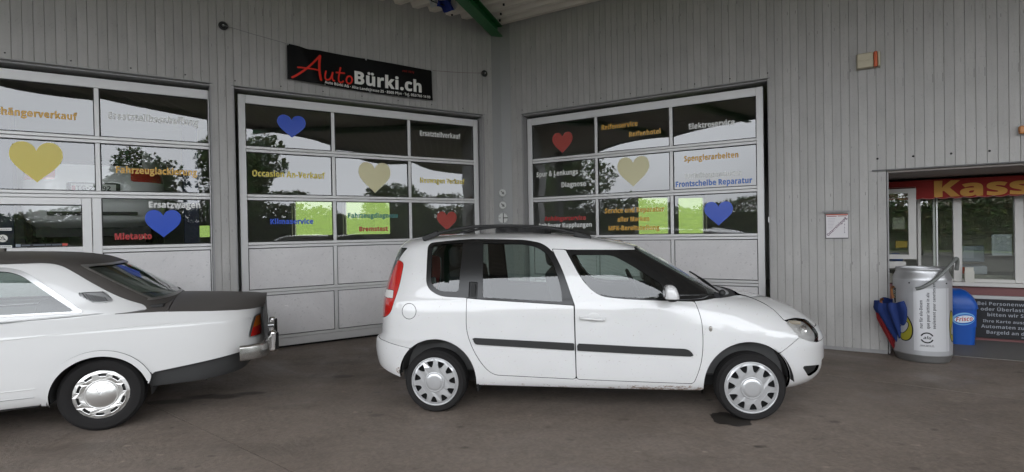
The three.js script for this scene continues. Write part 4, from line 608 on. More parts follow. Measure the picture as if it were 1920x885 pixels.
// ================================================================ old white coupe with a black vinyl roof (x runs towards its tail)
{
  const white = phy({ color: lin(0.69, 0.685, 0.677), roughness: 0.32, clearcoat: 0.9, clearcoatRoughness: 0.06 });
  const vinylRoof = std({ color: lin(0.075, 0.068, 0.063), roughness: 0.5, bumpMap: withRepeat(grainTex, 3), bumpScale: 0.0012 });
  const matt = std({ color: lin(0.095, 0.086, 0.08), roughness: 0.42, bumpMap: withRepeat(orangePeel, 2), bumpScale: 0.0006 });
  const xr = curve([[0.25, 1.05], [0.35, 1.14], [0.5, 1.21], [0.62, 1.225], [0.8, 1.228], [0.9, 1.22], [1.0, 1.2]]), xf = curve([[0.25, -3.3], [0.4, -3.42], [0.6, -3.45], [0.8, -3.42], [1.0, -3.3]]);
  const hw = curve([[0.22, 0.72], [0.27, 0.79], [0.36, 0.832], [0.5, 0.855], [0.66, 0.862], [0.78, 0.858], [0.82, 0.855], [0.84, 0.843], [0.88, 0.815], [0.92, 0.79], [0.96, 0.765], [1.0, 0.74]]);
  const low = new Skin(rows([0.22, 0.78, 34], [0.78, 1.0, 22]), (y) => ({ a: xf(y), b: xr(y), w: hw(y), m: -0.9, pa: 8, qa: 2.6, pb: 11, qb: 2.6 }), 330);
  const gx = curve([[0.93, 0.58], [1.02, 0.47], [1.08, 0.4], [1.2, 0.215], [1.3, 0.055], [1.36, -0.045], [1.40, -0.13], [1.43, -0.26], [1.45, -0.44], [1.463, -0.7], [1.47, -0.95]]), gf = curve([[0.93, -2.15], [1.0, -2.05], [1.2, -1.75], [1.36, -1.5], [1.42, -1.38], [1.45, -1.2], [1.463, -1.08], [1.47, -0.97]]);
  const gw = curve([[0.93, 0.785], [0.97, 0.772], [1.05, 0.742], [1.15, 0.708], [1.25, 0.672], [1.32, 0.642], [1.365, 0.615], [1.395, 0.575], [1.42, 0.505], [1.44, 0.41], [1.455, 0.29], [1.465, 0.15], [1.47, 0.02]]);
  const gp = curve([[0.93, 7], [1.3, 8], [1.4, 5], [1.47, 2.3]]), gq = curve([[0.93, 2.6], [1.3, 2.8], [1.4, 2.4], [1.47, 2]]);
  const green = new Skin(rows([0.93, 1.36, 34], [1.36, 1.44, 14], [1.44, 1.47, 10]), (y) => ({ a: gf(y), b: gx(y), w: gw(y), m: -0.85, pa: gp(y), qa: gq(y), pb: gp(y), qb: gq(y) }), 260);
  const t = thing('vintage_coupe', 'old white coupe with black vinyl roof and black boot lid, chrome wheel trims', 'car');
  t.position.set(-3.692, 0, -5.156); t.rotation.y = 0.42;
  const shoulder = curve([[-3.5, 0.9], [-2, 0.915], [-0.617, 0.925], [-0.097, 0.943], [0.311, 0.941], [0.8, 0.915], [1.177, 0.885], [1.3, 0.87]]);
  const arches = U(circle(0, 0.285, 0.338), circle(-2.7, 0.285, 0.338)), lipRing = U(circle(0, 0.285, 0.385), circle(-2.7, 0.285, 0.385));
  const bottom = inside([[-3.6, 0.33], [-3.1, 0.3], [-3.06, 0.262], [-2.36, 0.262], [-0.36, 0.268], [-0.3, 0.2], [0.3, 0.2], [0.362, 0.448, 0.02], [1.03, 0.53, 0.05], [1.4, 0.54], [1.4, 2], [-3.6, 2]]);
  const tailLamp = I(inside([[1.142, 0.82, 0.015], [1.4, 0.815], [1.4, 0.63], [1.092, 0.643, 0.01]]), (x, y, z) => z - 0.48);
  const under = (x, y) => shoulder(x) - y;
  const inset = inside([[-0.4, 0.815], [0.316, 0.846, 0.2], [1.06, 0.826, 0.06], [1.135, 0.79, 0.05], [1.06, 0.555, 0.06], [0.45, 0.472, 0.04], [0.41, 0.6, 0.1], [0.2, 0.72, 0.2], [-0.2, 0.73, 0.2]]);
  part(t, 'body_side', low.cut(I(bottom, NOT(arches), under, NOT(tailLamp), NOT(lipRing)), { lip: 0.02 }), white);
  for (const sd of ['near', 'far']) part(t, 'arch_flare', low.cut(I(lipRing, NOT(arches), bottom, (x) => x + 1), { lip: 0.035, off: 0.012, sides: sd }), white);
  for (const sd of ['near', 'far']) part(t, 'arch_flare', low.cut(I(lipRing, NOT(arches), bottom, (x) => -x - 1), { lip: 0.035, off: 0.012, sides: sd }), white);
  // swage line: thin raised bead that follows the flank
  for (const s of [1, -1]) {
    const bead = (pts, r) => tube(pts.map(([x, y]) => [x, y, s * (low.z(x, y) + 0.0005)]), r, 60, 6);
    part(t, 'swage_bead', bead([[-3.2, 0.79], [-2.2, 0.8], [-1.2, 0.806], [-0.609, 0.808], [-0.1, 0.828], [0.316, 0.843], [0.8, 0.838], [1.06, 0.826], [1.125, 0.8], [1.12, 0.74], [1.075, 0.56]], 0.004), white);
    part(t, 'sill_bead', bead([[-2.3, 0.40], [-1.5, 0.405], [-0.9, 0.408], [-0.41, 0.412]], 0.004), white);
    part(t, 'sill_bead', bead([[-2.3, 0.343], [-1.5, 0.344], [-0.9, 0.346], [-0.42, 0.345]], 0.005), M.dullMetal);
    part(t, 'belt_moulding', tube([[-2.0, 0.93], [-1.2, 0.933], [-0.6, 0.938], [-0.1, 0.952], [0.3, 0.955]].map(([x, y]) => [x, y, s * (green.z(x, y) + 0.006)]), 0.006, 40, 6), M.dullMetal);
  }
  // deck: boot lid, scuttle and bonnet as one crowned surface with a seam
  const zs = (x) => low.z(Math.min(1.19, Math.max(-3.35, x)), shoulder(x)) - 0.001;
  const deck = (x0, x1, off = 0, n = 26) => { const A = []; for (let i = 0; i <= n; i++) { const x = lerp(x0, x1, i / n); A.push([x, shoulder(x), zs(x)]); } return grid(n, 28, (u, v) => { const [x, y, z] = A[Math.round(u * n)], k = v * 2 - 1, e = Math.abs(k), cr = 0.088 * (1 - Math.pow(e, 2.1)); return [x + (x > 1 ? 0.03 * (1 - k * k) : 0), y + cr + off, -z * k]; }); };
  part(t, 'boot_lid', deck(0.475, 1.212), matt, 'matt black boot lid'); part(t, 'scuttle', deck(0.1, 0.468), matt); part(t, 'bonnet', deck(-3.33, -2.0), white);
  // tail panel between the lamps
  part(t, 'tail_panel', grid(20, 8, (u, v) => { const k = u * 2 - 1, z = -0.74 * k, x = 1.208 + 0.03 * (1 - k * k) + 0.02 * (1 - v) ** 2; return [x, lerp(0.6, 0.874 + 0.088 * (1 - Math.pow(Math.abs(k), 2.1)), v), z]; }), std({ color: lin(0.05), roughness: 0.5 }));
  for (const sd of ['near', 'far']) {
    part(t, 'tail_lamp', low.cut(I(tailLamp, (x, y) => 0.725 - y), { sides: sd, off: 0.004, lip: 0.02 }), redLens(), 'red lower rear lamp');
    part(t, 'indicator_lamp', low.cut(I(tailLamp, (x, y) => y - 0.725), { sides: sd, off: 0.004, lip: 0.02 }), phy({ color: lin(0.55, 0.14, 0.01), roughness: 0.12, clearcoat: 1 }), 'amber upper rear lamp');
    part(t, 'lamp_bezel', low.cut(I(OFF(tailLamp, 0.012), NOT(tailLamp), under), { sides: sd, off: 0.006, lip: 0.01 }), M.dullMetal);
  }
  part(t, 'rear_valance', low.cut(I(NOT(bottom), (x) => x - 0.3, (x, y) => y - 0.3, NOT(arches)), { off: -0.035 }), std({ color: lin(0.045), roughness: 0.95 }));
  part(t, 'exhaust_pipe', bar([0.4, 0.25, 0.4], [0.72, 0.245, 0.4], 0.018), std({ color: lin(0.12, 0.11, 0.1), roughness: 0.6, metalness: 0.3 }));
  part(t, 'underbody', merge([box(-3.2, -0.4, 0.22, 0.34, -0.6, 0.6), box(-2.3, -0.42, 0.25, 0.34, -0.76, 0.76), box(0.42, 0.95, 0.33, 0.45, -0.3, 0.3)]), M.black);
  for (const x of [0, -2.7]) for (const s of [1, -1]) part(t, 'wheel_liner', grid(20, 2, (u, v) => { const a = lerp(-0.1, Math.PI + 0.1, u); return [x + Math.cos(a) * 0.35, 0.287 + Math.sin(a) * 0.35, s * lerp(0.45, 0.82, v)]; }), std({ color: lin(0.06), roughness: 0.95, side: THREE.DoubleSide }));
  // greenhouse
  const win = inside([[-1.95, 1.0, 0.03], [-1.62, 1.345, 0.06], [-0.62, 1.353, 0.1], [-0.50, 1.31, 0.1], [-0.115, 0.985, 0.03], [-0.12, 0.968]]), winIn = inside([[-1.88, 1.012, 0.03], [-1.6, 1.315, 0.05], [-0.63, 1.322, 0.09], [-0.53, 1.285, 0.08], [-0.17, 0.985, 0.02]]);
  const vinylEdge = inside([[-3, 0.5], [-3, 1.375], [-0.40, 1.378, 0.08], [-0.30, 1.358, 0.08], [-0.215, 1.306, 0.1], [-0.042, 1.178, 0.15], [0.129, 1.066, 0.15], [0.31, 0.985, 0.05], [0.31, 0.5]]);
  const edgeX = (y) => lerp(-0.175, 0.3, clamp((1.345 - y) / 0.3)), rearWin = I((x, y) => (x - edgeX(y)) * 0.8, (x, y) => 1.35 - y, (x, y) => y - 1.025, (x) => x + 0.3);
  const frontWin = I((x, y) => (lerp(-1.52, -1.95, clamp((1.36 - y) / 0.35)) - x) * 0.8, (x, y) => 1.37 - y, (x, y) => y - 1.0, (x) => -1.2 - x);
  const vent = inside([[-0.158, 1.135, 0.015], [0.018, 1.128, 0.02], [0.08, 1.055, 0.015], [0.07, 1.04, 0.01], [-0.045, 1.038, 0.02], [-0.15, 1.105, 0.015]]);
  part(t, 'roof_pillar', green.cut(I(vinylEdge, NOT(win), NOT(frontWin), NOT(vent)), { lip: 0.015 }), white);
  part(t, 'vinyl_roof', green.cut(I(NOT(vinylEdge), NOT(rearWin), NOT(frontWin), (x, y) => y - 0.93), { off: 0.004, lip: 0.012 }), vinylRoof, 'black grained vinyl roof cover');
  part(t, 'rear_window', green.cut(OFF(rearWin, 0.004), { off: -0.006 }), carGlass(0.85, 1.8));
  part(t, 'rear_window_trim', green.cut(I(rearWin, NOT(OFF(rearWin, -0.018))), { off: 0.004, lip: 0.012 }), M.dullMetal);
  part(t, 'windscreen', green.cut(frontWin, { off: -0.006 }), carGlass(0.8));
  for (const sd of ['near', 'far']) {
    part(t, 'side_window', green.cut(OFF(winIn, 0.005), { off: -0.012, sides: sd }), carGlass(0.7, 1.85));
    part(t, 'window_trim', green.cut(I(win, NOT(winIn)), { off: 0.005, lip: 0.018, sides: sd }), std({ color: lin(0.66), metalness: 0.5, roughness: 0.25 }));
    const v = part(t, 'air_vent', green.cut(vent, { off: -0.012, sides: sd }), std({ color: lin(0.25), roughness: 0.4, metalness: 0.4 }));
    part(v, 'vent_frame', green.cut(I(vent, NOT(OFF(vent, -0.008))), { off: 0.005, lip: 0.014, sides: sd }), M.dullMetal);
    const s = sd === 'near' ? 1 : -1; for (let k = 0; k < 8; k++) { const x = -0.118 + k * 0.021, y = 1.108 - k * 0.006; part(v, 'slat', bar([x - 0.012, y + 0.018, s * (green.z(x, y) - 0.002)], [x + 0.024, y - 0.036, s * (green.z(x, y) + 0.008)], 0.0035, 5), M.gasket); }
  }
  part(t, 'headlining', green.cut(I((x, y) => y - 0.95, NOT(U(OFF(win, 0.005), OFF(rearWin, 0.01), OFF(frontWin, 0.01)))), { off: -0.03 }), std({ color: lin(0.36, 0.34, 0.31), roughness: 0.9 }));
  const leather = std({ color: lin(0.02), roughness: 0.6 });
  for (const [x, z, w] of [[-0.55, 0, 1.2], [-1.5, 0.38, 0.52], [-1.5, -0.38, 0.52]]) { const s = node(t, 'seat'); part(s, 'cushion', new RoundedBoxGeometry(0.5, 0.16, w, 3, 0.06).translate(x - 0.2, 0.55, z), leather); part(s, 'backrest', new RoundedBoxGeometry(0.14, 0.52, w, 3, 0.06).rotateZ(-0.22).translate(x + 0.1, 0.82, z), leather); }
  part(t, 'parcel_shelf', box(-0.42, 0.42, 0.97, 0.99, -0.66, 0.66), leather);
  part(t, 'steering_wheel', new THREE.TorusGeometry(0.2, 0.012, 8, 28).rotateY(Math.PI / 2).rotateZ(-0.4).translate(-2.05, 0.98, 0.36), M.black);
  // chrome bumper: a bar that wraps both corners, with two overriders
  const bump = part(t, 'rear_bumper', grid(60, 12, (u, v) => { // sweep of a rounded section along a wrap path
    const s = u * 2 - 1, a = v * Math.PI * 2, e = Math.abs(s), wrap = clamp((e - 0.8) / 0.2), z = Math.sign(s) * (e < 0.8 ? e / 0.8 * 0.78 : 0.78 + 0.09 * Math.sin(wrap * Math.PI / 2)), x = 1.255 - 0.03 * (e / 0.8) ** 2 - (wrap > 0 ? 0.17 * wrap * wrap + 0.02 * wrap : 0), cx = Math.cos(a), cy = Math.sin(a);
    const nx = 1 - wrap, nz = wrap * Math.sign(s), d = 0.028 * Math.sign(cx) * Math.pow(Math.abs(cx), 0.7); return [x + nx * d, 0.548 + 0.068 * Math.sign(cy) * Math.pow(Math.abs(cy), 0.6) - wrap * 0.012, z + nz * d]; }), std({ color: lin(0.42, 0.41, 0.39), metalness: 0.9, roughness: 0.24 }));
  for (const z of [0.46, -0.5]) { const o = part(bump, 'overrider', new RoundedBoxGeometry(0.075, 0.21, 0.075, 3, 0.03).translate(1.285, 0.55, z), M.chrome); o.userData = {}; part(t, 'overrider_pad', new RoundedBoxGeometry(0.02, 0.16, 0.05, 2, 0.009).translate(1.33, 0.55, z), M.rubber); }
  part(t, 'number_plate', box(1.25, 1.258, 0.62, 0.78, -0.15, 0.15, 0.003), M.paper);
  for (const z of [0.3, 0.24]) part(t, 'plate_lamp', new THREE.CylinderGeometry(0.022, 0.022, 0.06, 16).rotateZ(Math.PI / 2).translate(1.27, 0.68, z), M.dullMetal);
  // wheels with slotted trim rings
  const hubMetal = std({ color: lin(0.78, 0.77, 0.75), metalness: 0.9, roughness: 0.34 });
  const ring = (() => { const sh = new THREE.Shape(); sh.absarc(0, 0, 0.196, 0, Math.PI * 2); const c = new THREE.Path(); c.absarc(0, 0, 0.118, 0, Math.PI * 2); sh.holes.push(c); for (let k = 0; k < 10; k++) { const a = k / 10 * Math.PI * 2, w = 0.2, h = new THREE.Path(); h.absarc(0, 0, 0.172, a - w, a + w, false); h.absarc(0, 0, 0.146, a + w * 0.95, a - w * 0.95, true); sh.holes.push(h); } const g = new THREE.ExtrudeGeometry(sh, { depth: 0.004, bevelEnabled: true, bevelThickness: 0.006, bevelSize: 0.004, bevelSegments: 2, curveSegments: 48 }); const p = g.attributes.position; for (let i = 0; i < p.count; i++) { const r = Math.hypot(p.getX(i), p.getY(i)); p.setZ(i, p.getZ(i) + 0.014 * Math.sin(clamp((r - 0.118) / 0.08) * Math.PI)); } g.computeVertexNormals(); return g; })();
  for (const [x, s] of [[0, 1], [0, -1], [-2.7, 1], [-2.7, -1]]) {
    const w = node(t, 'wheel'); w.position.set(x, 0.3, s * 0.718); if (s < 0) w.rotation.y = Math.PI; w.rotation.z = 0.25;
    part(w, 'tyre', tyreGeo(0.3, 0.197, 0.18), M.rubber);
    part(w, 'rim', new THREE.CylinderGeometry(0.194, 0.194, 0.09, 32).rotateX(Math.PI / 2).translate(0, 0, 0.0), std({ color: lin(0.1), metalness: 0.8, roughness: 0.4 }));
    part(w, 'trim_ring', ring.clone().translate(0, 0, 0.062), hubMetal);
    part(w, 'hub_cap', new THREE.LatheGeometry([[0, 0.042], [0.03, 0.04], [0.07, 0.028], [0.1, 0.012], [0.108, 0.006], [0.112, 0.011], [0.119, 0.01], [0.122, 0]].map(([a, b]) => new THREE.Vector2(a, b)), 40).rotateX(Math.PI / 2).translate(0, 0, 0.066), hubMetal);
    const em = []; for (let k = -1; k <= 1; k++) { const a = Math.PI / 2 + k * 0.5 - 0.25; em.push(bar([Math.cos(a) * 0.012, Math.sin(a) * 0.012, 0.108], [Math.cos(a) * 0.078, Math.sin(a) * 0.078, 0.092], 0.0035, 5)); }
    part(w, 'hub_emblem', merge(em), M.dullMetal);
  }
}
// ================================================================ kiosk in the right wall recess
const KN = -1.31;   // plane of the kiosk front, behind the cladding
{
  const k = thing('kiosk', 'kiosk front with white window frames and a red plinth, set back under the lintel', 'kiosk'); stick(k, WR, 0, 0, KN);
  const whiteP = std({ color: lin(0.62, 0.6, 0.57), roughness: 0.4 }), plinth = std({ color: lin(0.2, 0.085, 0.085), roughness: 0.7 });
  part(k, 'plinth', box(4.97, 9.6, 0.0, 0.72, -0.2, -0.01), plinth);
  part(k, 'window_sill', box(5.40, 9.6, 0.722, 0.775, -0.15, 0.06, 0.006), whiteP);
  part(k, 'upper_wall', box(4.97, 9.6, 2.0, 2.185, -0.2, -0.02), std({ color: lin(0.24, 0.1, 0.09), roughness: 0.7 }));
  const post = (a, b, y0 = 0.776, y1 = 1.999, z0 = -0.1, z1 = -0.012) => part(k, 'window_post', box(a, b, y0, y1, z0, z1, 0.006), whiteP);
  post(5.772, 5.865); post(6.40, 6.49); post(5.38, 5.42); post(4.97, 5.0); post(7.2, 7.29); post(8.2, 8.29); post(9.2, 9.3);
  const glass = phy({ color: lin(0.9, 0.92, 0.9), roughness: 0, transmission: 1, thickness: 0, ior: 1.7 });
  const win = (a, b) => { const w = part(k, 'window_frame', merge([box(a, b, 0.776, 0.815, -0.09, -0.02), box(a, b, 1.955, 1.999, -0.09, -0.02)]), whiteP); part(w, 'pane', box(a, b, 0.815, 1.955, -0.062, -0.058), glass); };
  win(5.866, 6.399); win(6.491, 7.199); win(7.291, 8.199); win(8.291, 9.199); win(5.421, 5.771);
  part(k, 'sliding_mullion', box(5.555, 5.58, 0.78, 1.95, -0.05, -0.022), std({ color: lin(0.42, 0.45, 0.4), roughness: 0.5 })); part(k, 'sliding_mullion', box(5.595, 5.61, 0.78, 1.95, -0.075, -0.05), M.dullMetal);
  // open casement with its own glass, swung out in front of the awning
  const sash = node(k, 'open_casement'); sash.position.set(4.972, 0, 0.36); sash.rotation.y = 0;
  const sw = 0.36, s0 = 1.095, s1 = 2.045;
  part(sash, 'sash_frame', merge([box(0, sw, s0, s0 + 0.06, -0.025, 0.025), box(0, sw, s1 - 0.06, s1, -0.025, 0.025), box(0, 0.03, s0 + 0.06, s1 - 0.06, -0.025, 0.025), box(sw - 0.085, sw, s0 + 0.06, s1 - 0.06, -0.025, 0.025)]), whiteP);
  part(sash, 'sash_pane', box(0.03, sw - 0.085, s0 + 0.06, s1 - 0.06, -0.004, 0), glass);
  part(sash, 'sill_board', box(-0.0, sw * 0.66, s0 - 0.12, s0 - 0.03, -0.05, 0.1, 0.004), whiteP);
  // interior: counter, shelves, papers
  const dark = std({ color: lin(0.42, 0.4, 0.36), roughness: 0.9 });
  part(k, 'inner_wall', merge([box(4.97, 9.6, 0, 2.6, -3.0, -2.9), box(4.9, 4.97, 0, 2.6, -3.0, -0.2), box(9.5, 9.6, 0, 2.6, -2.9, -0.21), box(4.98, 9.49, 2.45, 2.55, -2.89, -0.21)]), dark);
  part(k, 'counter', box(5.0, 9.5, 0.6, 0.86, -0.9, -0.22, 0.01), std({ color: lin(0.3, 0.29, 0.24), roughness: 0.6 }));
  for (let i = 0; i < 3; i++) part(k, 'shelf', box(5.1, 7.4, 1.0 + i * 0.4, 1.02 + i * 0.4, -2.88, -2.6), dark);
}
{ // things on the counter and in the window
  const put = (name, g, m, label, cat, s, y, n) => { const o = solo(name, g, m, label, cat); stick(o, WR, s, y, KN + n); return o; };
  const scr = canvasTex(128, 96, (x, w, h) => { x.fillStyle = '#7f8894'; x.fillRect(0, 0, w, h); x.fillStyle = '#98a0ab'; x.fillRect(8, 8, w * 0.5, h * 0.7); });
  const mon = thing('cash_register', 'grey cash register with a raised screen on the kiosk counter', 'register'); stick(mon, WR, 6.02, 0.86, KN - 0.42);
  part(mon, 'base', new RoundedBoxGeometry(0.3, 0.12, 0.3, 2, 0.02).translate(0, 0.06, 0), std({ color: lin(0.4, 0.42, 0.46), roughness: 0.5 })); part(mon, 'screen', new RoundedBoxGeometry(0.26, 0.22, 0.05, 2, 0.01).translate(0, 0.28, 0.06), [1, 1, 1, 1, 1, 1].map(() => 0) && std({ map: scr, roughness: 0.4 }));
  put('notice_sheet', box(-0.1, 0.1, -0.14, 0.14, -0.002, 0.002), std({ map: canvasTex(96, 128, (x, w, h) => { x.fillStyle = '#a9aeb4'; x.fillRect(0, 0, w, h); x.fillStyle = '#8b9096'; for (let i = 0; i < 9; i++) x.fillRect(10, 14 + i * 12, 60 + (i * 7) % 20, 4); }), roughness: 0.8 }), 'pale grey notice sheet stuck inside the wide kiosk window', 'notice', 6.28, 1.27, -0.075);
  put('leaflet_stand', merge([box(-0.05, 0.05, 0, 0.15, -0.03, 0.02, 0.004), box(-0.045, 0.045, 0.02, 0.2, -0.02, 0.0)]), std({ color: lin(0.6, 0.58, 0.52), roughness: 0.6 }), 'small leaflet holder on the kiosk sill by the white post', 'holder', 5.93, 0.775, 0.035);
  put('red_tin', new THREE.CylinderGeometry(0.04, 0.04, 0.09, 16).translate(0, 0.045, 0), std({ color: lin(0.5, 0.06, 0.02), roughness: 0.4 }), 'small red tin behind the leaflet holder on the kiosk counter', 'tin', 5.9, 0.87, -0.28);
  put('cloth_bundle', new THREE.SphereGeometry(0.1, 16, 10).scale(1, 0.8, 1).translate(0, 0.08, 0), std({ color: lin(0.03, 0.07, 0.2), roughness: 0.8 }), 'dark blue bundle behind the casement glass', 'bundle', 5.13, 1.0, -0.12);
  put('yellow_pack', new RoundedBoxGeometry(0.14, 0.1, 0.06, 2, 0.01), std({ color: lin(0.5, 0.33, 0.04), roughness: 0.5 }), 'yellow packet behind the casement glass', 'packet', 5.2, 1.28, -0.1);
  put('notice_card', box(-0.07, 0.07, -0.08, 0.08, -0.002, 0.002), std({ color: lin(0.4, 0.4, 0.33), roughness: 0.8 }), 'olive card hung behind the casement glass', 'card', 5.17, 1.58, -0.08);
}
{ // red awning with scalloped edge
  const a = thing('kiosk_awning', 'dark red scalloped awning with yellow lettering over the kiosk windows', 'awning'); stick(a, WR, 0, 0, KN);
  const red = std({ color: lin(0.32, 0.02, 0.016), roughness: 0.75, side: THREE.DoubleSide });
  const s0 = 4.98, s1 = 9.5, zt = -0.01, zb = 0.27, yt = 2.18, yv = 2.15;
  part(a, 'sloping_cloth', grid(60, 6, (u, v) => [lerp(s0, s1, u), lerp(yv, yt, v) - 0.006 * Math.sin(u * 40) * (1 - v), lerp(zb, zt, v)]), red);
  const sc = 0.145, n = Math.round((s1 - s0) / sc), sh = new THREE.Shape(); sh.moveTo(s0, yv); sh.lineTo(s1, yv); sh.lineTo(s1, 1.915); for (let i = n - 1; i >= 0; i--) sh.quadraticCurveTo(s0 + (i + 0.5) * sc, 1.885, s0 + i * sc, 1.915); sh.lineTo(s0, yv);
  part(a, 'valance', new THREE.ExtrudeGeometry(sh, { depth: 0.003, bevelEnabled: false, curveSegments: 6 }).translate(0, 0, zb), red);
  const pts = []; for (let i = 0; i <= n * 8; i++) { const f = (i % 8) / 8; pts.push([s0 + i * sc / 8, 1.913 - 0.03 * 2 * f * (1 - f), zb + 0.0045]); }
  part(a, 'edge_piping', tube(pts, 0.005, n * 16, 5), std({ color: lin(0.5, 0.2, 0.18), roughness: 0.7 }));
  // slanted so that lettering spans valance and slope: letters hang on the valance face
  const g = new TextGeometry('Kasse', { font, size: 0.205, depth: 0.003, curveSegments: 6, bevelEnabled: true, bevelThickness: 0.0005, bevelSize: 0.006, bevelSegments: 1 }); g.scale(1.62, 1, 1).translate(5.505, 1.925, zb + 0.0045);
  part(a, 'lettering', g, std({ color: lin(0.66, 0.33, 0.06), roughness: 0.6 }));
  const logo = canvasTex(256, 128, (x, w, h) => { x.fillStyle = '#5e1313'; x.fillRect(0, 0, w, h); x.lineWidth = 5; x.strokeStyle = '#c58a84'; x.strokeRect(3, 3, w - 6, h - 6); x.strokeStyle = '#d8b6ae'; x.lineWidth = 9; x.beginPath(); x.moveTo(70, 70); x.bezierCurveTo(120, 30, 180, 40, 250, 22); x.lineTo(250, 48); x.bezierCurveTo(190, 52, 130, 50, 96, 74); x.fillStyle = '#d8b6ae'; x.fill(); x.font = 'italic bold 40px serif'; x.fillText('Cola', 4, 76); });
  part(a, 'drink_logo', new THREE.PlaneGeometry(0.36, 0.155).translate(5.16, 1.995, zb + 0.0045), std({ map: logo, roughness: 0.7 }));
}
{ // black information board below the window
  const tx = canvasTex(1024, 512, (x, w, h) => { x.fillStyle = '#14141a'; x.fillRect(0, 0, w, h); x.fillStyle = '#999ca4'; x.textAlign = 'center'; x.font = 'bold 62px sans-serif'; ['Bei Personenwagen', 'oder Überlastung', 'bitten wir Sie'].forEach((s, i) => x.fillText(s, w * 0.36, 74 + i * 74)); ['Ihre Karte ausserhalb am', 'Automaten zu benutzen', 'Bargeld an der Kasse'].forEach((s, i) => { x.font = `bold ${i ? 60 : 54}px sans-serif`; x.fillText(s, w * 0.45, 306 + i * 76); }); x.font = 'bold 30px sans-serif'; x.fillText('Danke für Ihr Verständnis', w * 0.66, 500); });
  const b = thing('information_board', 'black board with white German text leaning under the kiosk window', 'sign'); stick(b, WR, 6.47, 0.045, KN + 0.03); b.rotation.x = 0;
  part(b, 'board', box(-0.55, 0.55, 0, 0.51, -0.012, 0, 0.002), M.black);
  part(b, 'print', new THREE.PlaneGeometry(1.09, 0.5).translate(0, 0.255, 0.002), std({ map: tx, roughness: 0.6 }));
  part(b, 'top_ledge', box(-0.55, 0.55, 0.515, 0.56, -0.02, 0.02, 0.004), std({ color: lin(0.5), roughness: 0.5 }));
}
{ // drinks-can shaped collecting bin with a straw
  const b = thing('can_bin', 'large silver drinks-can shaped recycling bin with a grey straw beside the kiosk', 'bin'); b.position.set(4.75, 0, -6.33); b.rotation.y = -0.644;
  const R = 0.278, metal = (o) => std({ color: lin(0.5, 0.5, 0.51), metalness: 0.75, roughness: 0.38, ...o });
  const print = canvasTex(2048, 1024, (x, w, h) => { // unrolled over the full circumference, u = 0.5 faces the forecourt
    x.fillStyle = '#b2b2b5'; x.fillRect(0, 0, w, h); for (let i = 0; i < 900; i++) { x.fillStyle = `rgba(${90 + rnd() * 120 | 0},${90 + rnd() * 120 | 0},${95 + rnd() * 120 | 0},0.06)`; x.fillRect(rnd() * w, rnd() * h, 2 + rnd() * 5, 10 + rnd() * 90); }
    const X = (deg) => (deg + 180) / 360 * w;
    const drop = (deg, wd) => { x.save(); x.translate(X(deg), h * 0.62); x.lineWidth = 9; x.beginPath(); x.moveTo(-wd * 0.6, -h * 0.22); x.bezierCurveTo(wd * 0.2, -h * 0.16, wd * 0.75, -h * 0.05, wd * 0.75, h * 0.05); x.bezierCurveTo(wd * 0.75, h * 0.2, wd * 0.1, h * 0.22, -wd * 0.4, h * 0.2); x.bezierCurveTo(-wd * 0.9, h * 0.16, -wd, -h * 0.1, -wd * 0.6, -h * 0.22); x.fillStyle = '#a9a238'; x.fill(); x.strokeStyle = '#e4e0b0'; x.stroke(); x.lineWidth = 14; x.strokeStyle = '#15161a'; x.stroke(); x.beginPath(); x.ellipse(-wd * 0.15, h * 0.03, wd * 0.38, h * 0.09, 0.5, 0, 7); x.fillStyle = '#b9b9bb'; x.fill(); x.lineWidth = 9; x.stroke(); x.restore(); };
    drop(-34, 120); drop(84, 150); drop(-170, 150);
    x.fillStyle = '#d2d2d5'; x.fillRect(X(-16), h * 0.1, X(52) - X(-24), h * 0.84); x.fillStyle = '#77777b'; x.fillRect(X(52), h * 0.1, 3, h * 0.84);
    const col = (deg, s) => { x.save(); x.translate(X(deg), h * 0.64); x.rotate(-Math.PI / 2); x.fillStyle = '#1c1d22'; x.font = 'bold 46px sans-serif'; x.fillText(s, 0, 0); x.restore(); };
    col(1, 'nur für alu-Dosen'); col(14, 'que pour lattine in alu'); col(26, 'seulement pour canettes en alu');
    x.save(); x.translate(X(9), h * 0.76); x.lineWidth = 17; x.strokeStyle = '#15161a'; x.beginPath(); x.arc(0, 0, 66, 0.35, 2.75); x.stroke(); x.beginPath(); x.arc(0, 0, 66, 3.5, 5.9); x.stroke(); x.fillStyle = '#15161a'; x.font = 'italic bold 58px sans-serif'; x.textAlign = 'center'; x.fillText('alu', 0, 18); x.font = 'bold 22px sans-serif'; x.fillText('www.igora.ch', 0, 112); x.fillRect(-80, 118, 160, 3); x.restore();
    x.fillStyle = '#15161a'; x.font = 'bold 60px sans-serif'; x.save(); x.translate(X(-64), h * 0.24); x.rotate(-Math.PI / 2); x.fillStyle = '#1a1b18'; x.fillRect(-90, -52, 210, 72); x.fillStyle = '#d0cfae'; x.fillText('ALU', -30, 4); x.restore();
  });
  const wallG = new THREE.CylinderGeometry(R, R, 0.84, 64, 1, true); { const u = wallG.attributes.uv; for (let i = 0; i < u.count; i++) u.setX(i, (u.getX(i) + 0.5) % 1.0001 === 0 ? 1 : u.getX(i) + 0.5); }
  print.wrapS = THREE.RepeatWrapping; wallG.rotateY(0).translate(0, 0.51, 0);
  part(b, 'can_wall', wallG, std({ map: print, metalness: 0.35, roughness: 0.36 }));
  part(b, 'base_ring', new THREE.LatheGeometry([[0.27, 0.0], [0.30, 0.0], [0.312, 0.02], [0.318, 0.05], [0.334, 0.075], [0.336, 0.091]].map(([p, q]) => new THREE.Vector2(p * 0.83, q)), 64), metal({ color: lin(0.32) }));
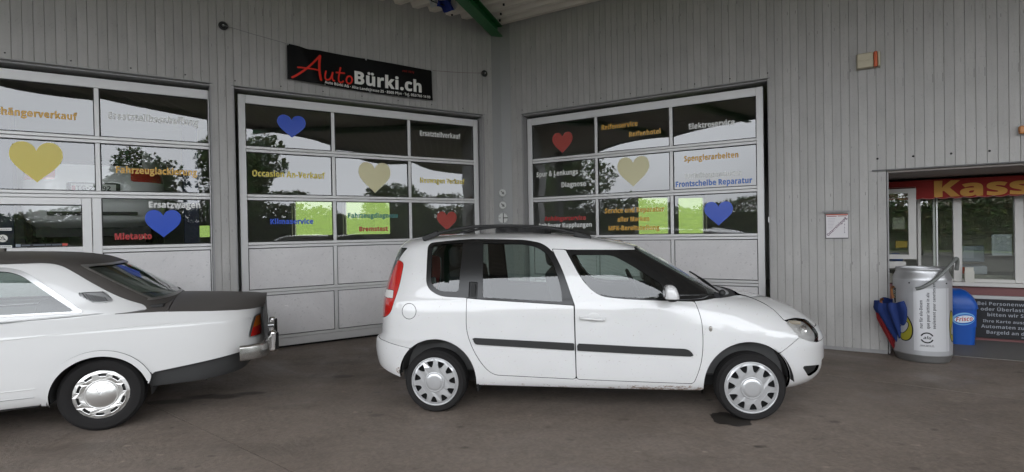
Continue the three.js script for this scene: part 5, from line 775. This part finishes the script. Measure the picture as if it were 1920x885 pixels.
  part(b, 'shoulder', new THREE.LatheGeometry([[0.3355, 0.929], [0.336, 0.94], [0.325, 0.97], [0.305, 1.01], [0.298, 1.035], [0.304, 1.05], [0.306, 1.062], [0.298, 1.066], [0.29, 1.05], [0.285, 0.9], [0.28, 0.3], [0, 0.28]].map(([p, q]) => new THREE.Vector2(p * 0.83, q)), 64), metal({}));
  part(b, 'straw', tube([[-0.05, 0.84, 0.3], [0.0, 0.858, 0.315], [0.09, 0.92, 0.3], [0.19, 1.02, 0.22], [0.27, 1.12, 0.12], [0.3, 1.165, 0.06], [0.318, 1.17, 0.02], [0.325, 1.13, -0.02], [0.318, 1.04, -0.05]], 0.02, 60, 12), std({ color: lin(0.2, 0.21, 0.2), roughness: 0.5, metalness: 0.3 }));
  for (const d of [-24, 52]) { const a = d * Math.PI / 180; part(b, 'rivet', new THREE.SphereGeometry(0.008, 8, 6).translate(Math.sin(a) * (R + 0.001), 0.9, Math.cos(a) * (R + 0.001)), M.gasket); }
}
{ // blue ice-cream bin
  const b = thing('blue_bin', 'blue plastic litter bin with a domed flap lid behind the silver can', 'bin'); b.position.set(5.84, 0, -7.12); b.rotation.y = -0.5;
  const blue = std({ color: lin(0.006, 0.085, 0.42), roughness: 0.42 });
  const sec = (u, r, d) => { const a = u * Math.PI * 2, c = Math.cos(a), s = Math.sin(a), e = 0.55; return [r * Math.sign(c) * Math.pow(Math.abs(c), e), d * Math.sign(s) * Math.pow(Math.abs(s), e)]; };
  part(b, 'bin_body', grid(40, 8, (u, v) => { const k = lerp(0.86, 1, v), [x, z] = sec(u, 0.158 * k, 0.17 * k); return [x, v * 0.47, -z]; }), blue);
  part(b, 'lid', grid(40, 14, (u, v) => { const a = v * Math.PI / 2, k = Math.cos(a), [x, z] = sec(u, 0.172 * (0.02 + 0.98 * Math.pow(k, 0.7)), 0.185 * (0.02 + 0.98 * Math.pow(k, 0.7))); return [x - 0.05 * Math.sin(a), 0.485 + 0.23 * Math.sin(a) + (v < 0.01 ? -0.015 : 0), -z]; }), blue);
  part(b, 'flap_gap', new THREE.CylinderGeometry(0.15, 0.15, 0.03, 20).translate(0, 0.47, 0), M.black);
  const tx = canvasTex(512, 320, (x, w, h) => { x.fillStyle = '#0a4fb0'; x.fillRect(0, 0, w, h); x.fillStyle = '#7db7e6'; x.beginPath(); x.ellipse(w / 2, h / 2, 230, 130, -0.12, 0, 7); x.fill(); x.fillStyle = '#0f66c4'; x.beginPath(); x.ellipse(w / 2 + 14, h / 2 + 6, 205, 104, -0.12, 0, 7); x.fill(); x.fillStyle = '#e4ecf4'; x.beginPath(); x.ellipse(w / 2 + 10, h / 2 + 4, 196, 76, -0.12, 0, 7); x.fill(); x.fillStyle = '#c2241c'; x.font = 'italic bold 120px sans-serif'; x.textAlign = 'center'; x.save(); x.translate(w / 2 + 8, h / 2 + 44); x.rotate(-0.1); x.fillText('Frisco', 0, 0); x.restore(); });
  part(b, 'label', grid(10, 1, (u, v) => [lerp(-0.125, 0.135, u), lerp(0.24, 0.44, v), 0.17 * lerp(0.93, 0.99, v) + 0.003 - 0.02 * Math.pow(Math.abs(u - 0.5) * 2, 4)]), std({ map: tx, roughness: 0.45 }));
}
{ // two loosely closed umbrellas leaning by the can
  const blue = std({ color: lin(0.006, 0.024, 0.13), roughness: 0.85, side: THREE.DoubleSide }), red = std({ color: lin(0.22, 0.01, 0.014), roughness: 0.85, side: THREE.DoubleSide });
  const umb = (label, mat, x, d, lx, lz, len, rad, ph) => { const u = thing('folded_umbrella', label, 'umbrella', 'umbrellas beside the can bin'); u.position.set(x, 0, -d); u.rotation.set(lz, 0, lx);
    part(u, 'canopy_cloth', grid(64, 20, (a, v) => { const th = a * Math.PI * 2, y = 0.09 + v * len, env = rad * (0.1 + 0.9 * Math.pow(v, 0.85)) * (v > 0.88 ? 1 - (v - 0.88) * 1.6 : 1), fold = Math.pow(Math.abs(Math.cos(th * 4 + ph + 0.25 * v)), 0.8), r = env * (0.5 + 0.5 * fold) * (1 + 0.1 * Math.sin(th + ph)); return [Math.cos(th) * r, y + (v > 0.95 ? 0.03 * (fold - 0.5) : 0), -Math.sin(th) * r]; }), mat);
    part(u, 'shaft', bar([0, 0.02, 0], [0, len + 0.2, 0], 0.007, 8), M.dullMetal); part(u, 'ferrule', bar([0, 0, 0], [0, 0.1, 0], 0.009, 8), std({ color: lin(0.5), metalness: 0.6, roughness: 0.3 }));
    part(u, 'handle', tube([[0, len + 0.12, 0], [0, len + 0.2, 0], [0.0, len + 0.25, 0.02], [0, len + 0.26, 0.05]], 0.014, 12, 8), std({ color: lin(0.25, 0.1, 0.035), roughness: 0.5 })); return u; };
  umb('blue folded umbrella leaning on the cladding edge by the silver can', blue, 4.59, 6.36, 0.2, -0.02, 0.6, 0.23, 0);
  umb('red folded umbrella half hidden behind the blue one', red, 4.53, 6.43, 0.27, -0.02, 0.46, 0.11, 1.5);
}
// ---------------------------------------------------------------- things on the walls
{ // notice under a small metal hood
  const n = thing('wall_notice', 'white printed notice in a slim holder under a metal drip hood on the cladding', 'notice'); stick(n, WR, 4.425, 1.41, CLAD + 0.006);
  const tx = canvasTex(256, 320, (x, w, h) => { x.fillStyle = '#dcd8da'; x.fillRect(0, 0, w, h); x.fillStyle = '#c9563c'; x.fillRect(0, 0, w, 12); x.fillStyle = '#8d4030'; x.fillRect(8, 22, w * 0.46, 9); x.fillRect(w * 0.54, 20, w * 0.42, 9); x.fillStyle = '#b9b5bb'; for (let i = 0; i < 8; i++) x.fillRect(20, 56 + i * 20, 90 - i * 5, 5); x.save(); x.translate(24, h - 20); x.rotate(-0.83); x.fillStyle = '#5f3d55'; x.font = 'bold 46px sans-serif'; x.fillText('Osterreinigung', 0, 0, 330); x.restore(); x.fillStyle = '#4d3f52'; x.font = 'bold 22px sans-serif'; 'MFK-Preise'.split('').forEach((c, i) => x.fillText(c, w - 46, 60 + i * 22)); });
  part(n, 'holder', box(-0.125, 0.125, -0.01, 0.305, -0.004, 0.006, 0.002), std({ color: lin(0.12), roughness: 0.5 }));
  part(n, 'sheet', new THREE.PlaneGeometry(0.236, 0.294).translate(0.003, 0.15, 0.008), std({ map: tx, roughness: 0.6 }));
  part(n, 'drip_hood', merge([box(-0.155, 0.135, 0.338, 0.344, -0.004, 0.05), box(-0.155, 0.135, 0.32, 0.337, 0.044, 0.05)]), flashMat);
}
{ // lamp housings high on the wall
  const l = thing('alarm_box', 'cream siren box with an orange stripe high on the right cladding', 'alarm'); stick(l, WR, 4.775, 3.46, CLAD);
  const cream = std({ color: lin(0.55, 0.49, 0.36), roughness: 0.45 });
  part(l, 'back_plate', box(-0.125, 0.125, 0, 0.195, 0, 0.02, 0.004), std({ color: lin(0.35, 0.33, 0.28) })); part(l, 'housing', box(-0.118, 0.052, 0.008, 0.187, 0.02, 0.085, 0.016), cream); part(l, 'ridge', box(-0.108, 0.045, 0.09, 0.1, 0.084, 0.092, 0.003), cream);
  part(l, 'orange_lens', box(0.054, 0.092, 0.006, 0.189, 0.02, 0.09, 0.01), std({ color: lin(0.55, 0.09, 0.012), roughness: 0.3 })); part(l, 'end_cap', box(0.094, 0.12, 0.008, 0.187, 0.02, 0.085, 0.01), cream);
  const o = thing('orange_lamp', 'small orange lamp on the cladding above the kiosk lintel', 'lamp'); stick(o, WR, 6.2, 2.52, CLAD);
  part(o, 'lens', box(-0.07, 0.12, 0, 0.09, 0.015, 0.08, 0.02), std({ color: lin(0.6, 0.25, 0.08), roughness: 0.35 })); part(o, 'base_plate', box(-0.075, 0.125, -0.006, 0.096, 0.001, 0.015, 0.003), std({ color: lin(0.4) }));
}
{ // banner slung on cords between two rubber buffers
  const b = thing('vinyl_banner', 'black company banner with red and white lettering slung above the middle door', 'banner'); stick(b, WL, 0, 0, CLAD);
  const tx = canvasTex(2048, 448, (x, w, h) => {
    x.fillStyle = '#080708'; x.fillRect(0, 0, w, h);
    x.fillStyle = '#e0392b'; x.strokeStyle = '#e0392b'; x.lineCap = 'round'; x.lineJoin = 'round';
    const st = (wd, f) => { x.lineWidth = wd; x.beginPath(); f(); x.stroke(); };
    st(26, () => { x.moveTo(60, 418); x.bezierCurveTo(160, 360, 300, 210, 420, 70); }); st(34, () => { x.moveTo(418, 78); x.bezierCurveTo(400, 190, 398, 290, 420, 388); }); st(20, () => { x.moveTo(130, 278); x.bezierCurveTo(200, 262, 290, 262, 410, 268); });
    st(22, () => { x.moveTo(492, 262); x.bezierCurveTo(470, 330, 470, 380, 512, 372); x.bezierCurveTo(550, 360, 570, 310, 580, 262); x.moveTo(582, 262); x.bezierCurveTo(566, 320, 570, 372, 600, 366); });
    st(22, () => { x.moveTo(690, 178); x.bezierCurveTo(670, 260, 650, 330, 664, 362); x.bezierCurveTo(674, 384, 706, 372, 722, 352); x.moveTo(632, 250); x.lineTo(740, 240); });
    st(22, () => { x.ellipse(806, 318, 38, 52, 0.35, 0, 7); });
    x.fillStyle = '#efede9'; x.font = 'bold 232px sans-serif'; x.save(); x.translate(862, 352); x.scale(1.1, 1); x.fillText('Bürki.ch', 0, 0, 1040); x.restore(); x.lineWidth = 8; x.strokeStyle = '#efede9'; x.save(); x.translate(862, 352); x.scale(1.1, 1); x.strokeText('Bürki.ch', 0, 0, 1040); x.restore();
    x.fillStyle = '#efede9'; x.font = 'bold 50px sans-serif'; x.fillText('Auto Bürki AG · Alte Landstrasse 25 · 8505 Pfyn · Tel. 052/765 14 93', 470, 424, 1540);
    x.fillStyle = '#8e201b'; x.font = 'italic bold 44px sans-serif'; x.fillText('seit 1974', 1570, 92);
  });
  const s0 = 0.505, s1 = 2.665;
  part(b, 'cloth', grid(60, 14, (u, v) => { const s = lerp(s0, s1, u), y0 = lerp(3.70, 3.655, u) - 0.02 * Math.sin(u * Math.PI), y1 = lerp(4.18, 4.13, u) - 0.012 * Math.sin(u * Math.PI) - 0.02 * Math.exp(-(((u - 0.12) / 0.05) ** 2)) * 1; return [s, lerp(y0, y1, v), 0.05 + 0.014 * Math.sin(u * 9 + v * 2) + 0.012 * Math.exp(-(((u - 0.51 - 0.03 * (1 - v)) / 0.02) ** 2)) + 0.02 * Math.exp(-(((u - 0.09 - 0.1 * (1 - v)) / 0.035) ** 2))]; }), phy({ map: tx, roughness: 0.5, specularIntensity: 0.35, side: THREE.DoubleSide }));
  part(b, 'cord', tube([[-0.257, 4.287, 0.045], [0.1, 4.232, 0.05], [0.51, 4.178, 0.055]], 0.0032, 16, 5), std({ color: lin(0.2), roughness: 0.7 })); part(b, 'cord', tube([[2.66, 4.125, 0.055], [3.2, 4.17, 0.05], [3.641, 4.226, 0.045]], 0.0032, 16, 5), std({ color: lin(0.15, 0.1, 0.09), roughness: 0.7 }));
  for (const [s, y] of [[0.515, 4.172], [2.655, 4.12], [1.6, 4.135], [1.0, 3.68], [1.65, 3.665], [2.25, 3.662]]) part(b, 'eyelet', new THREE.TorusGeometry(0.01, 0.004, 6, 12).translate(s, y - 0.003, 0.068), M.dullMetal);
  for (const [s, y] of [[-0.257, 4.287], [3.641, 4.226]]) { const r = thing('rubber_buffer', s < 0 ? 'black rubber disc holding the long cord end of the banner' : 'black rubber disc holding the banner cord near the wall corner', 'fixing'); stick(r, WL, s, y, CLAD); part(r, 'disc', new THREE.TorusGeometry(0.036, 0.02, 10, 24).translate(0, 0, 0.022), M.black); part(r, 'bolt', new THREE.CylinderGeometry(0.012, 0.012, 0.05, 10).rotateX(Math.PI / 2).translate(0, 0, 0.025), M.dullMetal); }
}
// ================================================================ car on the lift inside, seen through the left door
{
  const t = thing('lifted_car', 'white hatchback raised on a lift inside the workshop, tail towards the left door', 'car');
  const c = onWall(WL, -1.75, 1.72, -3.3); t.position.copy(c); t.rotation.y = WL.a - Math.PI / 2;   // tail (+x) towards the forecourt
  const paint = phy({ color: lin(0.7), roughness: 0.35, clearcoat: 0.6 });
  const hw = curve([[0, 0.7], [0.15, 0.82], [0.4, 0.85], [0.75, 0.83], [0.95, 0.76], [1.25, 0.62], [1.32, 0.45], [1.36, 0.05]]), xb = curve([[0, 1.75], [0.1, 1.92], [0.35, 1.95], [0.42, 1.86], [0.7, 1.84], [1.0, 1.72], [1.25, 1.5], [1.33, 1.2], [1.36, 0.4]]), xa = curve([[0, -1.9], [0.3, -2.0], [0.6, -1.9], [0.75, -1.2], [1.0, -0.8], [1.3, -0.4], [1.36, 0.2]]);
  const sk = new Skin(rows([0, 1.0, 34], [1.0, 1.36, 18]), (y) => ({ a: xa(y), b: xb(y), w: hw(y), m: 0.4, pa: 5, qa: 2.2, pb: 8, qb: 2.6 }), 160);
  const win = I((x) => x - 1.3, (x, y) => y - 0.88, (x, y) => 1.22 - y, (x, y, z) => 0.56 - z), lamp = I((x) => x - 1.45, (x, y) => y - 0.66, (x, y) => 0.86 - y, (x, y, z) => z - 0.42), recess = I((x) => x - 1.6, (x, y) => y - 0.47, (x, y) => 0.63 - y, (x, y, z) => 0.3 - z);
  part(t, 'body_shell', sk.cut(I(NOT(win), NOT(lamp), NOT(recess)), { lip: 0.01 }), paint); part(t, 'rear_window', sk.cut(win, { off: -0.004 }), sidePanelBlack());
  for (const s of ['near', 'far']) part(t, 'tail_lamp', sk.cut(lamp, { sides: s, off: 0.004 }), redLens()); part(t, 'plate_recess', sk.cut(recess, { off: -0.02, lip: 0.02 }), M.darkPlastic);
  const tx = canvasTex(512, 116, (x, w, h) => { x.fillStyle = '#d9d9d6'; x.fillRect(0, 0, w, h); x.fillStyle = '#17171a'; x.font = 'bold 92px sans-serif'; x.textAlign = 'center'; x.fillText('TG·22592', w / 2, 92, 440); x.fillStyle = '#b02020'; x.fillRect(10, 26, 40, 60); });
  part(t, 'number_plate', new THREE.PlaneGeometry(0.5, 0.113).rotateY(Math.PI / 2).translate(1.875, 0.55, 0), std({ map: tx, roughness: 0.5 }));
  part(t, 'bumper_slot', box(1.93, 1.955, 0.17, 0.22, -0.5, 0.5, 0.01), M.darkPlastic); part(t, 'underside', box(-1.8, 1.7, -0.12, 0.02, -0.65, 0.65), M.black);
  for (const [x, s] of [[1.2, 1], [1.2, -1], [-1.3, 1], [-1.3, -1]]) part(t, 'tyre', tyreGeo(0.29, 0.2, 0.18).translate(0, 0, 0.0).rotateY(s < 0 ? Math.PI : 0).translate(x, 0.0, s * 0.72), M.rubber);
  const l = thing('car_lift', 'two-post vehicle lift under the raised white hatchback', 'lift'); l.position.copy(c).setY(0); l.rotation.y = t.rotation.y;
  for (const s of [1, -1]) { part(l, 'post', box(-0.2, 0.1, 0, 3.6, s * 1.25 - 0.12, s * 1.25 + 0.12, 0.01), std({ color: lin(0.04, 0.05, 0.12), roughness: 0.5 })); part(l, 'arm', box(-0.9, 0.9, 1.5, 1.6, s * 0.62 - 0.05, s * 0.62 + 0.05), M.black); part(l, 'carriage', box(-0.16, 0.06, 1.45, 1.9, Math.min(s * 0.6, s * 1.14), Math.max(s * 0.6, s * 1.14)), M.black); }
}
// ================================================================ across the road: what the glass mirrors
const leafG = (() => { const g = new THREE.BufferGeometry(), p = []; for (let k = 0; k < 3; k++) { const a = k * 2.1, c = Math.cos(a), s = Math.sin(a); p.push(0, 0, 0, c * 0.5, 0.22, s * 0.5, c * 0.1 - s * 0.25, 0.5, s * 0.1 + c * 0.25); } g.setAttribute('position', new THREE.Float32BufferAttribute(p, 3)); g.computeVertexNormals(); return g; })();
const barkMat = std({ color: lin(0.06, 0.045, 0.035), roughness: 0.95 });
function tree(x, d, h, r, col, label, name, leafSize = 0.5, n = 900) {
  const t = thing(name, label, 'tree', 'trees beyond the hedge'); t.position.set(x, 0, -d);
  const limbs = [grid(8, 6, (u, v) => { const a = u * Math.PI * 2, k = 0.02 * h * (1 - 0.6 * v) + (v < 0.1 ? 0.04 : 0); return [Math.cos(a) * k, v * h * 0.62, -Math.sin(a) * k]; })];
  const lobes = []; for (let k = 0; k < 9; k++) { const a = rr(0, 6.28), q = rr(0.2, 0.75) * r, y = h * rr(0.42, 0.85); lobes.push([Math.cos(a) * q, y, Math.sin(a) * q, r * rr(0.35, 0.55)]); limbs.push(bar([0, h * rr(0.25, 0.5), 0], [Math.cos(a) * q * 0.8, y, Math.sin(a) * q * 0.8], 0.05 * h / 8, 5)); } lobes.push([0, h * 0.82, 0, r * 0.5]);
  part(t, 'trunk', merge(limbs), barkMat);
  const im = new THREE.InstancedMesh(leafG, std({ color: lin(...col), roughness: 0.9, side: THREE.DoubleSide }), n), m = new THREE.Matrix4(), q = new THREE.Quaternion(), e = new THREE.Euler();
  for (let i = 0; i < n; i++) { const L = lobes[i % lobes.length]; let a, b, c; do { a = rr(-1, 1); b = rr(-1, 1); c = rr(-1, 1); } while (a * a + b * b + c * c > 1 || a * a + b * b + c * c < 0.12); e.set(rr(0, 6), rr(0, 6), rr(0, 6)); q.setFromEuler(e); const s = leafSize * rr(0.7, 1.4); m.compose(new THREE.Vector3(L[0] + a * L[3], L[1] + b * L[3], L[2] + c * L[3]), q, new THREE.Vector3(s, s, s)); im.setMatrixAt(i, m); im.setColorAt(i, lin(rr(0.6, 1.3), rr(0.7, 1.25), rr(0.6, 1.1))); }
  im.name = 'crown'; im.userData = { kind: 'stuff' }; shade(im); t.add(im); return t;
}
{
  const g1 = [0.08, 0.115, 0.05], g2 = [0.07, 0.1, 0.05], g3 = [0.09, 0.12, 0.05];
  tree(13.2, -14, 7.2, 3.0, g1, 'broad dark green tree in the hedge opposite the middle door', 'broadleaf_tree', 0.28, 5100);
  tree(10, -17, 6.4, 2.6, g2, 'round deep green tree in the hedge opposite the left door', 'broadleaf_tree', 0.28, 4500);
  tree(-23, -6.5, 7.6, 3.2, g1, 'dense dark tree in the hedge opposite the kiosk side door', 'broadleaf_tree', 0.28, 5100);
  tree(2, -24, 9, 4, g3, 'tall light green tree behind the hedge', 'broadleaf_tree', 0.33, 4200);
  tree(20.5, -7.5, 4.6, 2.0, g1, 'small bushy tree at the hedge end past the middle door', 'broadleaf_tree', 0.22, 3300);
  // uneven hedge that bends round the yard
  const path = new THREE.CatmullRomCurve3([[-30, 6], [-26, -4], [-20.5, -13.5], [-10, -20], [2, -21], [11, -17.5], [17, -12], [21.5, -5], [25, 4]].map(([x, d]) => new THREE.Vector3(x, 0, -d)));
  const n = 42000, im = new THREE.InstancedMesh(leafG, std({ color: lin(0.075, 0.105, 0.045), roughness: 0.9, side: THREE.DoubleSide }), n), m = new THREE.Matrix4(), q = new THREE.Quaternion(), e = new THREE.Euler();
  for (let i = 0; i < n; i++) { e.set(rr(0, 6), rr(0, 6), rr(0, 6)); q.setFromEuler(e); const s = rr(0.18, 0.4), u = rnd(), hx = u * 80, top = 3.3 + 0.8 * noise3.noise(hx * 0.3, 0.3, 0.7) + 0.5 * noise3.noise(hx * 1.1, 1.3, 0.7), P = path.getPoint(u); m.compose(new THREE.Vector3(P.x + rr(-0.6, 0.6), rr(0, top), P.z + rr(-0.6, 0.6)), q, new THREE.Vector3(s, s, s)); im.setMatrixAt(i, m); im.setColorAt(i, lin(rr(0.6, 1.4), rr(0.7, 1.3), rr(0.6, 1.1))); }
  const hd = thing('tall_hedge', 'long uneven green hedge bending round the far side of the yard', 'hedge'); im.name = 'foliage'; im.userData = { kind: 'stuff' }; shade(im); hd.add(im);
  part(hd, 'hedge_backing', grid(80, 1, (u, v) => { const P = path.getPoint(u); return [P.x, v * 2.6, P.z]; }), std({ color: lin(0.05, 0.065, 0.03), roughness: 1, side: THREE.DoubleSide }));  // solid sheet added inside the foliage so no bright sky shows through
}
{ // house opposite
  const h = thing('opposite_house', 'pale rendered two-storey house with white windows beyond the hedge', 'house'); h.position.set(-6, 0, 30); h.rotation.y = 0.05;
  const ren = std({ color: lin(0.42, 0.39, 0.34), roughness: 0.9 }), roofM = std({ color: lin(0.12, 0.05, 0.035), roughness: 0.9 });
  part(h, 'wall', box(-6, 6, 0, 5.6, 0, 9), ren); const rf = new THREE.Shape(); rf.moveTo(-6.6, 5.5); rf.lineTo(6.6, 5.5); rf.lineTo(0, 9); part(h, 'roof', new THREE.ExtrudeGeometry(rf, { depth: 10, bevelEnabled: false }).translate(0, 0.1, -0.5), roofM);
  for (const x of [-4, -1.3, 1.3, 4]) for (const y of [0.9, 3.5]) { const w = part(h, 'window', merge([box(x - 0.55, x - 0.47, y, y + 1.4, -0.05, 0.02), box(x + 0.47, x + 0.55, y, y + 1.4, -0.05, 0.02), box(x - 0.47, x + 0.47, y, y + 0.08, -0.05, 0.02), box(x - 0.47, x + 0.47, y + 1.32, y + 1.4, -0.05, 0.02), box(x - 0.04, x + 0.04, y + 0.08, y + 1.32, -0.05, 0.02)]), M.paper); part(w, 'pane', box(x - 0.47, x + 0.47, y + 0.08, y + 1.32, -0.008, -0.004), std({ color: lin(0.03), roughness: 0.05 })); }
}
renderer.render(scene, camera);
